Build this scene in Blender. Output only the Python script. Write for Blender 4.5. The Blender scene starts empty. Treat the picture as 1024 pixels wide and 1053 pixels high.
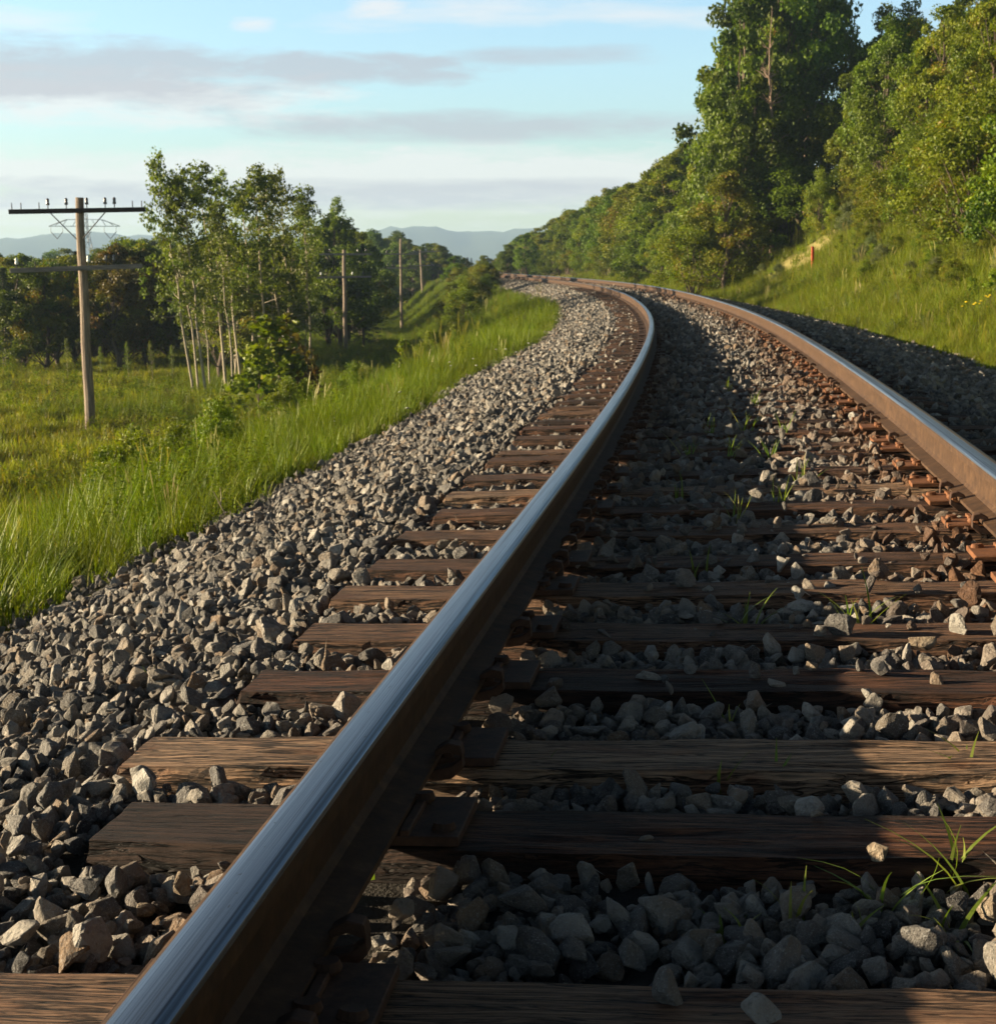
import bpy, bmesh, math, random
import numpy as np
from mathutils import Vector, Matrix, Euler
R = math.radians
random.seed(7); rng = np.random.default_rng(11)
scn = bpy.context.scene
COL = scn.collection

# ------------------------------------------------------------------ helpers
def lnk(o, parent=None):
    COL.objects.link(o)
    if parent is not None: o.parent = parent
    return o
def tag(o, label=None, cat=None, group=None, kind=None):
    if label: o['label'] = label
    if cat: o['category'] = cat
    if group: o['group'] = group
    if kind: o['kind'] = kind
    return o
def empty(name, loc=(0, 0, 0), rot=(0, 0, 0)):
    o = bpy.data.objects.new(name, None); o.location = loc; o.rotation_euler = rot
    o.empty_display_size = .1
    return lnk(o)
def np_mesh(name, verts, faces, mats, attrs=None, smooth=False, matidx=None):
    """verts (n,3); faces (m,k) all of one size"""
    me = bpy.data.meshes.new(name)
    v = np.asarray(verts, np.float32); f = np.asarray(faces, np.int32)
    m, k = f.shape
    me.vertices.add(len(v)); me.vertices.foreach_set('co', v.ravel())
    me.loops.add(m*k); me.loops.foreach_set('vertex_index', f.ravel())
    me.polygons.add(m); me.polygons.foreach_set('loop_start', np.arange(0, m*k, k, dtype=np.int32))
    me.polygons.foreach_set('use_smooth', np.full(m, smooth))
    for mt in mats: me.materials.append(mt)
    if matidx is not None: me.polygons.foreach_set('material_index', np.asarray(matidx, np.int32))
    for an, (dom, typ, data) in (attrs or {}).items():
        a = me.attributes.new(an, typ, dom)
        a.data.foreach_set('vector' if typ == 'FLOAT_VECTOR' else 'value', np.asarray(data, np.float32).ravel())
    me.update(); me.validate()
    return me
class MB:
    def __init__(s): s.v = []; s.f = []; s.a = []
    def add(s, v, f, tone=0.):
        b = len(s.v); s.v += [tuple(x) for x in v]; s.f += [tuple(b+i for i in q) for q in f]; s.a += [tone]*len(v)
    def box(s, c, d, rot=None):
        c = Vector(c); q = []
        for x in (-.5, .5):
            for y in (-.5, .5):
                for z in (-.5, .5):
                    p = Vector((x*d[0], y*d[1], z*d[2]))
                    if rot is not None: p = rot @ p
                    q.append(c+p)
        s.add(q, [(0, 1, 3, 2), (4, 6, 7, 5), (0, 4, 5, 1), (2, 3, 7, 6), (0, 2, 6, 4), (1, 5, 7, 3)])
    def tube(s, pts, rad, n=6, cap=True):
        pts = [Vector(p) for p in pts]; V = []; F = []
        up = Vector((0, 0, 1))
        for i, p in enumerate(pts):
            d = (pts[min(i+1, len(pts)-1)]-pts[max(i-1, 0)]).normalized()
            a = d.cross(up if abs(d.z) < .95 else Vector((0, 1, 0))).normalized(); b = a.cross(d)
            r = rad[i] if hasattr(rad, '__len__') else rad
            for k in range(n):
                t = 2*math.pi*k/n; V.append(p+a*math.cos(t)*r+b*math.sin(t)*r)
        for i in range(len(pts)-1):
            for k in range(n):
                F.append((i*n+k, i*n+(k+1) % n, (i+1)*n+(k+1) % n, (i+1)*n+k))
        if cap:
            F.append(tuple(range(n))[::-1]); F.append(tuple(range((len(pts)-1)*n, len(pts)*n)))
        s.add(V, F)
    def mesh(s, name, mat, smooth=False, bevel=0):
        me = bpy.data.meshes.new(name); me.from_pydata(s.v, [], s.f); me.update()
        bm = bmesh.new(); bm.from_mesh(me); bmesh.ops.recalc_face_normals(bm, faces=bm.faces)
        if bevel: bmesh.ops.bevel(bm, geom=[e for e in bm.edges], offset=bevel, segments=1, affect='EDGES', profile=.5)
        bm.to_mesh(me); bm.free()
        for p in me.polygons: p.use_smooth = smooth
        me.materials.append(mat); return me
    def build(s, name, mat, parent=None, smooth=False, bevel=0):
        return lnk(bpy.data.objects.new(name, s.mesh(name, mat, smooth, bevel)), parent)
def dup_tree(root):
    r = root.copy(); COL.objects.link(r)
    for ch in root.children:
        c = ch.copy(); COL.objects.link(c); c.parent = r
        for g in ch.children:
            q = g.copy(); COL.objects.link(q); q.parent = c
    return r

# ------------------------------------------------------------------ node helpers
class NT:
    def __init__(s, name):
        s.m = bpy.data.materials.new(name); s.m.use_nodes = True; s.t = s.m.node_tree; s.t.nodes.clear()
        s.out = s.n('ShaderNodeOutputMaterial')
    def n(s, typ, **kw):
        nd = s.t.nodes.new(typ)
        for k, v in kw.items():
            if k.startswith('i_'):
                key = k[2:]; key = int(key) if key.isdigit() else key.replace('_', ' ')
                s.set(nd.inputs[key], v)
            else: setattr(nd, k, v)
        return nd
    def set(s, sock, v):
        if isinstance(v, bpy.types.NodeSocket): s.t.links.new(v, sock)
        else: sock.default_value = v
    def coord(s, which='Object'): return s.n('ShaderNodeTexCoord').outputs[which]
    def attr(s, name, typ='GEOMETRY', out='Fac'): return s.n('ShaderNodeAttribute', attribute_name=name, attribute_type=typ).outputs[out]
    def map(s, vec, scale=(1, 1, 1), loc=(0, 0, 0)): return s.n('ShaderNodeMapping', i_Vector=vec, i_Scale=scale, i_Location=loc).outputs[0]
    def noise(s, vec, scale, detail=4, rough=.55, out='Fac', dist=0): return s.n('ShaderNodeTexNoise', i_Vector=vec, i_Scale=scale, i_Detail=detail, i_Roughness=rough, i_Distortion=dist).outputs[out]
    def ramp(s, fac, stops, interp='LINEAR'):
        nd = s.n('ShaderNodeValToRGB', i_0=fac); cr = nd.color_ramp; cr.interpolation = interp
        while len(cr.elements) < len(stops): cr.elements.new(.5)
        for e, (p, c) in zip(cr.elements, stops):
            e.position = p; e.color = (c, c, c, 1) if not hasattr(c, '__len__') else (*c, 1)
        return nd.outputs[0]
    def mix(s, fac, a, b, blend='MIX'):
        nd = s.n('ShaderNodeMix', data_type='RGBA', blend_type=blend)
        for sk, v in ((nd.inputs[0], fac), (nd.inputs[6], a), (nd.inputs[7], b)):
            if isinstance(v, tuple) and len(v) == 3: v = (*v, 1)
            s.set(sk, v)
        return nd.outputs[2]
    def math(s, op, a, b=0., clamp=False):
        nd = s.n('ShaderNodeMath', operation=op, use_clamp=clamp); s.set(nd.inputs[0], a); s.set(nd.inputs[1], b); return nd.outputs[0]
    def bump(s, h, strength=.5, dist=.01, nrm=None):
        nd = s.n('ShaderNodeBump', i_Strength=strength, i_Distance=dist, i_Height=h)
        if nrm: s.set(nd.inputs['Normal'], nrm)
        return nd.outputs[0]
    def pbr(s, color, rough=.8, metal=0., nrm=None, spec=.3):
        p = s.n('ShaderNodeBsdfPrincipled')
        if isinstance(color, tuple) and len(color) == 3: color = (*color, 1)
        s.set(p.inputs['Base Color'], color); s.set(p.inputs['Roughness'], rough); s.set(p.inputs['Metallic'], metal)
        p.inputs['Specular IOR Level'].default_value = spec
        if nrm: s.set(p.inputs['Normal'], nrm)
        return p.outputs[0]
    def done(s, sh): s.t.links.new(sh, s.out.inputs[0]); return s.m

# ------------------------------------------------------------------ camera constants and the track alignment
F_PX, W_PX, H_PX = 1560., 1024., 1053.
CAM_H = .7463
TH = math.atan((526.5-268.43)/F_PX)
CANT = .0625
KN = np.array([0, 6, 12, 20, 30, 45, 60, 90, 140, 400.])
KV = np.array([-.0066, .0038, .0025, .0043, .0023, .0028, .0030, .0004, .0012, .0012])
DS = .1
S = np.arange(.5, 330, DS)
PHI = .1371-np.cumsum(np.interp(S, KN, KV))*DS
GX = -.4141+np.cumsum(np.sin(PHI))*DS; GY = .8+np.cumsum(np.cos(PHI))*DS
nb = 400
SB = np.arange(-nb, 0)*DS+S[0]
GX = np.concatenate([GX[0]+(SB-S[0])*math.sin(PHI[0]), GX]); GY = np.concatenate([GY[0]+(SB-S[0])*math.cos(PHI[0]), GY])
PHI = np.concatenate([np.full(nb, PHI[0]), PHI]); S = np.concatenate([SB, S])
GZ = -.0024*np.clip(S, -40, 150)
CX = GX+np.cos(PHI)*.7175; CY = GY-np.sin(PHI)*.7175
TILT = math.atan(CANT/1.505)
def frame(s):
    """gauge point of the low rail, heading, z at rail top"""
    return (np.interp(s, S, GX), np.interp(s, S, GY), np.interp(s, S, GZ), np.interp(s, S, PHI))
def track_pt(s, d, z=0.):
    """d metres right of the track's centre, z above the canted rail-top plane"""
    x, y, zz, p = frame(s); o = d+.7175
    return (x+math.cos(p)*o, y-math.sin(p)*o, zz+o*CANT/1.505+z)
def s_at_y(y): return np.interp(y, CY, S)
SS = slice(None, None, 5)
def sd(X, Y):
    X = np.asarray(X, float).ravel(); Y = np.asarray(Y, float).ravel()
    s = np.empty(len(X)); d = np.empty(len(X))
    cx, cy, ph, sv = CX[SS], CY[SS], PHI[SS], S[SS]
    for i in range(0, len(X), 4000):
        dx = X[i:i+4000, None]-cx; dy = Y[i:i+4000, None]-cy
        k = (dx*dx+dy*dy).argmin(1); r = np.arange(len(k))
        d[i:i+4000] = dx[r, k]*np.cos(ph[k])-dy[r, k]*np.sin(ph[k])
        s[i:i+4000] = sv[k]+dx[r, k]*np.sin(ph[k])+dy[r, k]*np.cos(ph[k])
    return s, d
def wob(x, y, a=1.):
    return (np.sin(x*.9*a+1.3)*np.sin(y*.7*a+.4)+.6*np.sin(x*1.9*a+y*1.3*a)+.4*np.sin(y*3.1*a-x*2.3*a+2))*.5
def field_z(s): return np.interp(s, [30, 80, 135, 400], [-2.85, -4.1, -4.9, -6.])
def terrain(X, Y):
    s, d = sd(X, Y); X = np.asarray(X, float).ravel(); Y = np.asarray(Y, float).ravel()
    Z0 = np.interp(s, S, GZ)
    tilt = (np.clip(d, -1.4, 1.4)+.7175)*CANT/1.505
    zc = Z0+tilt-.19-.052
    # left side
    sh = np.interp(d, [-2.95, -2.3, -1.75, -1.4], [-.66, -.47, -.29, -.255])
    a = np.clip((-2.95-d)/4.9, 0, 1); F = field_z(s)
    zl = Z0-.05+sh*1.+(F-Z0+.66+.05)*(a*.75+.25*a*a*(3-2*a))
    zl = zl+np.clip((-d-3)/4, 0, 1)*wob(X, Y, .55)*.1+np.clip((-d-9)/4, 0, 1)*wob(X, Y, .13)*.16
    # right side
    spur = np.exp(-((s-44)/9.)**2)
    toe = np.interp(s, [0, 20, 40, 60, 200], [4.4, 3.9, 3.5, 3.9, 4.2])
    e = d-toe
    rise = np.where(e > 0, .62*e-.062*np.clip(e, 0, 1.)**2*3, 0)
    rise = np.where(e > 9, .62*9-.19+(e-9)*.3, rise); rise = np.minimum(rise, 9+.02*np.clip(e, 0, 60))
    rise = rise+spur*np.clip(e-.5, 0, 3)*.30
    rise = np.where(rise > 0, rise*np.interp(s, [75, 170], [1., .2]), rise)
    zr = Z0+np.interp(d, [1.4, 2.1, 2.9, 3.6], [-.175, -.27, -.42, -.46])+rise
    zr = zr+np.clip((d-3.6)/3, 0, 1)*wob(X, Y, .7)*.13
    z = np.where(d < -1.4, zl, np.where(d > 1.4, zr, zc))
    far = np.clip((np.hypot(X, Y)-210)/160, 0, 1)
    return z*(1-far)+(-6.5)*far
def tz(x, y): return float(terrain([x], [y])[0])
def ray(px, py):
    a = (px-512)/F_PX; b = (526.5-py)/F_PX
    return np.array([a, math.cos(TH)+b*math.sin(TH), -math.sin(TH)+b*math.cos(TH)])
def at(px, Y):
    """ground point under picture column px at forward distance Y"""
    x = (px-512)/F_PX*(Y*math.cos(TH))
    for _ in range(3):
        z = tz(x, Y); x = (px-512)/F_PX*(Y*math.cos(TH)+(CAM_H-z)*math.sin(TH))
    return x, Y, tz(x, Y)
def hit(px, py, off=0.):
    """where a line of sight meets the ground (raised by off)"""
    r = ray(px, py); t = np.concatenate([np.arange(.8, 30, .01), np.arange(30, 120, .1)])
    X = r[0]*t; Y = r[1]*t; Z = CAM_H+r[2]*t
    k = np.argmax(Z < terrain(X, Y)+off)
    return X[k], Y[k], Z[k]
def on_plane(px, py, zz):
    """meets the canted tie plane, zz above rail-top plane"""
    r = ray(px, py); lo = None
    for t in np.arange(.8, 40, .004):
        x, y, z = r*t; z += CAM_H
        s = y
        s_, d_ = s_at_y(y), 0
        g = frame(s_); d_ = (x-g[0])*math.cos(g[3])-(y-g[1])*math.sin(g[3])
        if z < g[2]+d_*CANT/1.505+zz: return x, y, z
    return None

# ------------------------------------------------------------------ materials
def leaf_mat(name, c1, c2, c3=None, trans=.35, hue=.0):
    t = NT(name)
    tone = t.attr('tone'); rnd = t.n('ShaderNodeObjectInfo').outputs['Random']
    stops = [(0, c1), (.85, c2)] + ([(1, c3)] if c3 else [])
    col = t.ramp(tone, stops)
    hsv = t.n('ShaderNodeHueSaturation', i_Color=col, i_Hue=t.math('ADD', .485, t.math('MULTIPLY', rnd, .03)), i_Value=t.math('ADD', .8, t.math('MULTIPLY', rnd, .4)))
    p = t.pbr(hsv.outputs[0], .5, spec=.25)
    tr = t.n('ShaderNodeBsdfTranslucent', i_Color=t.mix(1., hsv.outputs[0], (1.15, 1.2, .5), 'MULTIPLY')).outputs[0]
    mx = t.n('ShaderNodeMixShader', i_0=trans); t.t.links.new(p, mx.inputs[1]); t.t.links.new(tr, mx.inputs[2])
    return t.done(mx.outputs[0])
M = {}
M['leaf_maple'] = leaf_mat('maple_leaf', (.036, .068, .004), (.125, .175, .008))
M['leaf_aspen'] = leaf_mat('aspen_leaf', (.060, .095, .010), (.165, .195, .025))
M['leaf_bright'] = leaf_mat('bright_leaf', (.070, .115, .005), (.200, .235, .010), (.22, .17, .012))
M['leaf_willow'] = leaf_mat('willow_leaf', (.075, .105, .035), (.155, .175, .070))
M['leaf_rust'] = leaf_mat('rusty_leaf', (.050, .060, .010), (.135, .095, .018), (.19, .085, .02))
M['leaf_olive'] = leaf_mat('olive_leaf', (.065, .092, .005), (.190, .200, .010), (.20, .12, .015))
M['needle'] = leaf_mat('spruce_needle', (.016, .032, .010), (.036, .058, .018), trans=.1)
M['blade'] = leaf_mat('grass_blade', (.080, .135, .005), (.230, .265, .014), (.28, .25, .07), trans=.30)
M['blade_tuft'] = leaf_mat('tuft_blade', (.10, .17, .02), (.22, .27, .05), (.30, .28, .10), trans=.4)
M['blade_field'] = leaf_mat('field_blade', (.130, .165, .008), (.270, .275, .016), (.36, .25, .03), trans=.4)
M['blade_hill'] = leaf_mat('hill_blade', (.090, .135, .008), (.215, .240, .020), (.27, .23, .07), trans=.45)

def bark(name, a, b, sc=(6, 6, 1.5), bands=None):
    t = NT(name); v = t.coord()
    n = t.noise(t.map(v, sc), 3, 6, .65)
    c = t.ramp(n, [(.35, a), (.65, b)])
    if bands:
        n2 = t.noise(t.map(v, (2, 2, 9)), 2.2, 3)
        c = t.mix(t.ramp(n2, [(.60, 0.), (.66, 1.)]), c, bands)
    return t.done(t.pbr(c, .85, nrm=t.bump(n, .6, .02)))
M['bark'] = bark('brown_bark', (.05, .035, .024), (.13, .095, .065))
M['bark_aspen'] = bark('pale_aspen_bark', (.26, .215, .15), (.44, .37, .27), bands=(.07, .055, .04))
M['bark_dead'] = bark('dead_bark', (.14, .095, .065), (.30, .21, .15))
M['pole'] = bark('weathered_pole_wood', (.12, .090, .068), (.36, .28, .21), (14, 14, .8))
M['arm_dark'] = bark('dark_crossarm_wood', (.022, .015, .012), (.050, .034, .026), (1, 14, 14))
M['arm_grey'] = bark('grey_crossarm_wood', (.13, .11, .10), (.28, .24, .21), (1, 14, 14))
def plain(name, c, rough=.6, metal=0., spec=.4):
    t = NT(name); n = t.noise(t.coord(), 40, 3)
    cc = t.mix(t.math('MULTIPLY', n, .5), c, tuple(x*.6 for x in c))
    return t.done(t.pbr(cc, rough, metal, spec=spec))
M['iron'] = plain('dull_iron', (.05, .042, .038), .7)
M['insul'] = plain('glazed_insulator', (.09, .07, .065), .25, spec=.6)
M['insul_white'] = plain('white_insulator', (.75, .78, .75), .25, spec=.6)
M['galv'] = plain('galvanised_lattice', (.20, .20, .21), .5)
M['red'] = plain('red_paint', (.55, .045, .012), .5)
M['petal_white'] = plain('white_petal', (.62, .62, .54), .7)
M['petal_yellow'] = plain('yellow_petal', (.75, .55, .02), .7)
M['straw'] = plain('dry_stalk', (.34, .28, .19), .8)

# wooden ties
t = NT('tie_wood'); v = t.coord(); rnd = t.n('ShaderNodeObjectInfo').outputs['Random']
wear = t.attr('wear', 'OBJECT')
off = t.n('ShaderNodeCombineXYZ', i_X=t.math('MULTIPLY', rnd, 37.), i_Y=t.math('MULTIPLY', rnd, 11.)).outputs[0]
vv = t.n('ShaderNodeVectorMath', operation='ADD'); t.t.links.new(v, vv.inputs[0]); t.t.links.new(off, vv.inputs[1]); vv = vv.outputs[0]
grain = t.noise(t.map(vv, (3.4, 36, 36)), 2.4, 9, .72, dist=.2)
fine = t.noise(t.map(vv, (5, 150, 150)), 1.5, 4, .6)
blot = t.noise(t.map(vv, (2.2, 5, 5)), 1.7, 5, .6)
crack = t.ramp(t.noise(t.map(vv, (.9, 19, 8)), 2.0, 4, .6, dist=.5), [(.478, 1.), (.5, 0.), (.522, 1.)])
c = t.ramp(grain, [(.32, (.045, .016, .008)), (.5, (.230, .086, .038)), (.68, (.430, .195, .095))])
grey = t.ramp(fine, [(.35, (.15, .105, .07)), (.65, (.55, .335, .195))])
c = t.mix(t.math('MULTIPLY', t.ramp(blot, [(.30, .15), (.50, 1.)]), wear, True), c, grey)
tar = t.ramp(t.noise(t.map(vv, (1.1, 3, 3), (4, 2, 0)), 1.3, 4), [(.50, 1.), (.72, 0.)])
c = t.mix(t.math('MULTIPLY', tar, t.math('SUBTRACT', .9, wear), True), c, (.024, .013, .009))
c = t.mix(t.math('SUBTRACT', 1., crack), c, (.010, .007, .005))
check = t.ramp(t.noise(t.map(vv, (2.4, 62, 30), (1, 5, 0)), 1.6, 4, .6, dist=.5), [(.47, 1.), (.5, .1), (.53, 1.)])
knot = t.noise(t.map(vv, (9, 26, 20)), 2.0, 4, .7)
c = t.mix(t.math('MULTIPLY', t.math('SUBTRACT', 1., check), .85), c, (.012, .008, .006))
c = t.mix(t.ramp(knot, [(.55, 0.), (.72, .55)]), c, t.mix(1., c, (.35, .32, .30), 'MULTIPLY'))
h = t.math('ADD', t.math('ADD', t.math('MULTIPLY', grain, .9), t.math('MULTIPLY', check, .8)), t.math('ADD', t.math('MULTIPLY', t.math('ADD', fine, knot), .5), t.math('MULTIPLY', crack, 1.2)))
M['tie'] = t.done(t.pbr(c, .78, nrm=t.bump(h, 1., .014), spec=.25))

# rail steel and rust
def rust_mat(name, a, b, c3, sc=22):
    t = NT(name); v = t.coord()
    n = t.noise(v, sc, 8, .7); n2 = t.noise(v, 3., 4)
    c = t.ramp(n, [(.3, a), (.55, b), (.75, c3)])
    c = t.mix(t.ramp(n2, [(.35, 0.), (.7, .55)]), c, tuple(x*.55 for x in b))
    return t.done(t.pbr(c, .75, nrm=t.bump(n, .5, .003), spec=.25))
M['rust'] = rust_mat('rail_rust', (.026, .014, .008), (.072, .038, .019), (.130, .076, .040))
M['plate'] = rust_mat('plate_rust', (.030, .018, .013), (.080, .042, .026), (.15, .075, .042), 35)
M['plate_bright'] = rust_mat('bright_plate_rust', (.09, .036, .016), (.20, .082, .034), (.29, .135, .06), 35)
t = NT('running_steel'); u = t.attr('ruv', 'GEOMETRY', 'Vector')
st = t.noise(t.map(u, (330, .9, 0)), 1.6, 6, .65)
st2 = t.noise(t.map(u, (80, .35, 0), (3, 0, 0)), 1.0, 2)
spot = t.noise(t.map(u, (60, 24, 0)), 1.4, 2)
c = t.ramp(st, [(.30, (.07, .085, .115)), (.48, (.20, .235, .29)), (.7, (.36, .40, .46))])
c = t.mix(t.ramp(st2, [(.56, 0.), (.63, .75)]), c, (.055, .055, .065))
sx = t.n('ShaderNodeSeparateXYZ', i_Vector=u).outputs[0]
lane = t.math('SUBTRACT', 1., t.math('MULTIPLY', t.math('ABSOLUTE', t.math('SUBTRACT', sx, t.math('ADD', .0195, t.math('MULTIPLY', st2, .004)))), 420.), True)
c = t.mix(t.math('MULTIPLY', lane, .9), c, (.030, .030, .042))
c = t.mix(t.ramp(spot, [(.70, 0.), (.74, .8)]), c, (.06, .035, .025))
M['steel'] = t.done(t.pbr(c, t.ramp(st, [(.3, .42), (.7, .27)]), .92, nrm=t.bump(st, .06, .002), spec=.5))
t = NT('worn_steel_edge'); u = t.attr('ruv', 'GEOMETRY', 'Vector')
st = t.noise(t.map(u, (160, 1.2, 0)), 1.6, 6, .65)
M['steel_edge'] = t.done(t.pbr(t.ramp(st, [(.35, (.13, .085, .045)), (.65, (.26, .18, .10))]), .55, .25))

# ballast stone: tint from the instance
def stone_mat(name, inst=True):
    t = NT(name); v = t.coord('Object')
    info = t.n('ShaderNodeObjectInfo'); rnd = info.outputs['Random']
    off = t.n('ShaderNodeCombineXYZ', i_X=t.math('MULTIPLY', rnd, 50.), i_Y=t.math('MULTIPLY', rnd, 23.), i_Z=rnd).outputs[0]
    a = t.n('ShaderNodeVectorMath', operation='ADD'); t.t.links.new(v, a.inputs[0]); t.t.links.new(off, a.inputs[1]); vv = a.outputs[0]
    n = t.noise(vv, 1.3, 6, .62); n2 = t.noise(vv, 4.2, 5, .7); veins = t.noise(vv, 2.1, 3, .5, dist=1.2)
    base = t.ramp(rnd, [(0, (.080, .075, .072)), (.16, (.25, .232, .208)), (.30, (.125, .116, .108)), (.44, (.37, .335, .285)), (.58, (.19, .158, .122)), (.72, (.50, .47, .41)), (.88, (.26, .175, .105)), (1., (.54, .51, .45))])
    c = t.mix(t.ramp(n, [(.35, .0), (.7, .6)]), base, t.mix(1., base, (.42, .40, .42), 'MULTIPLY'))
    c = t.mix(t.ramp(n2, [(.58, 0.), (.68, .6)]), c, (.46, .45, .43))
    sp = t.noise(vv, 13., 3, .7)
    c = t.mix(t.ramp(sp, [(.60, 0.), (.66, .55)]), c, (.55, .54, .51))
    c = t.mix(t.ramp(t.noise(vv, 2.6, 4, .65), [(.30, .55), (.48, 0.)]), c, (.035, .033, .033))
    c = t.mix(t.ramp(veins, [(.49, 0.), (.5, .35), (.51, 0.)]), c, (.5, .49, .46))
    if inst:
        ru = t.attr('rust', 'INSTANCER')
        c = t.mix(ru, c, t.mix(n, (.07, .030, .014), (.23, .105, .045)))
    return t.done(t.pbr(c, .82, nrm=t.bump(t.math('ADD', n2, t.math('MULTIPLY', n, 1.5)), .7, .06), spec=.3))
M['stone'] = stone_mat('ballast_stone'); M['stone_single'] = stone_mat('loose_stone', False)
t = NT('pale_stone'); v = t.coord(); n = t.noise(v, 2, 6, .65); n2 = t.noise(v, 6, 4)
M['stone_tan'] = t.done(t.pbr(t.mix(t.ramp(n2, [(.55, 0.), (.7, .6)]), t.ramp(n, [(.35, (.24, .17, .11)), (.65, (.46, .38, .28))]), (.2, .15, .1)), .85, nrm=t.bump(n, .8, .08)))

# terrain: soil / grit by the track, dry thatch elsewhere
t = NT('ground_soil'); v = t.coord('Object'); bed = t.attr('bed'); dry = t.attr('dry')
n = t.noise(v, 1.2, 6, .6); nf = t.noise(v, 18, 5, .65); nl = t.noise(t.map(v, (.05, .12, 1)), 1., 4)
soil = t.mix(n, (.07, .085, .012), (.15, .155, .022))
soil = t.mix(t.ramp(nl, [(.42, 0.), (.66, .7)]), soil, (.125, .105, .018))
soil = t.mix(dry, soil, t.mix(n, (.20, .17, .06), (.30, .25, .10)))
grit = t.mix(nf, (.018, .016, .014), (.06, .054, .048))
c = t.mix(bed, soil, grit)
M['ground'] = t.done(t.pbr(c, .95, nrm=t.bump(nf, .8, .03), spec=.1))
t = NT('wooded_mountain'); v = t.coord('Object'); n = t.noise(v, .02, 6, .6)
M['mountain'] = t.done(t.pbr(t.mix(n, (.035, .06, .03), (.08, .10, .045)), .95, spec=.05))

# ------------------------------------------------------------------ ground sheet
def axis(lo, hi, dense_lo, dense_hi, step, growth=1.22):
    a = list(np.arange(dense_lo, dense_hi+1e-6, step)); s_ = step; x = a[-1]
    while x < hi: s_ *= growth; x += s_; a.append(min(x, hi))
    s_ = step; x = a[0]
    while x > lo: s_ *= growth; x -= s_; a.insert(0, max(x, lo))
    return np.array(a)
ax = axis(-3500, 3500, -16, 22, .33); ay = axis(-600, 3800, -6, 75, .4)
XX, YY = np.meshgrid(ax, ay, indexing='ij')
ZZ = terrain(XX, YY); ss_, dd_ = sd(XX, YY)
nx, ny = len(ax), len(ay)
I = (np.arange(nx-1)[:, None]*ny+np.arange(ny-1)[None]).ravel()
dryv = np.exp(-(((ss_-52)/6.)**2))*np.clip((dd_-4.2)/.8, 0, 1)*np.clip((9.-dd_)/1.5, 0, 1)
bedv = np.clip((3.0+.25*wob(XX.ravel(), YY.ravel(), 1.2)-np.abs(dd_+.05))/.3, 0, 1)
me = np_mesh('ground', np.stack([XX.ravel(), YY.ravel(), ZZ], 1), np.stack([I, I+ny, I+ny+1, I+1], 1), [M['ground']],
             {'bed': ('POINT', 'FLOAT', bedv), 'dry': ('POINT', 'FLOAT', dryv)}, smooth=True)
tag(lnk(bpy.data.objects.new('ground', me)), kind='structure')

# distant mountains, one range of ridges
def mountain(name, az0, az1, dist, depth, prof):
    n, m = 160, 14; V = []
    for i in range(n):
        az = az0+(az1-az0)*i/(n-1); hgt = np.interp(az, prof[0], prof[1])
        for j in range(m):
            q = j/(m-1); rr = dist+depth*(q-.5)*1.0; e = math.sin(math.pi*q)**1.3
            z = -9+(hgt+9)*e*(1+.035*math.sin(az*210+q*9)+.025*math.sin(az*470+q*17+1))
            V.append((math.sin(az)*rr, math.cos(az)*rr, z))
    I = (np.arange(n-1)[:, None]*m+np.arange(m-1)[None]).ravel()
    me = np_mesh(name, V, np.stack([I, I+m, I+m+1, I+1], 1), [M['mountain']], smooth=True)
    tag(lnk(bpy.data.objects.new(name, me)), kind='structure')
A_ = lambda px: (px-512)/F_PX
def HZ(py, dist): return CAM_H+(268.4-py)/F_PX*dist
D1 = 2600
pts = [(-140, 252), (0, 251), (40, 246), (100, 240), (150, 243), (220, 246), (300, 247), (370, 241), (410, 234.5), (425, 233), (455, 236), (488, 240), (515, 237.5), (545, 236), (600, 240), (700, 246), (900, 252), (1150, 258)]
mountain('mountain', A_(-400), A_(1400), D1, 900, ([A_(p[0]) for p in pts], [HZ(p[1], D1) for p in pts]))

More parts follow.
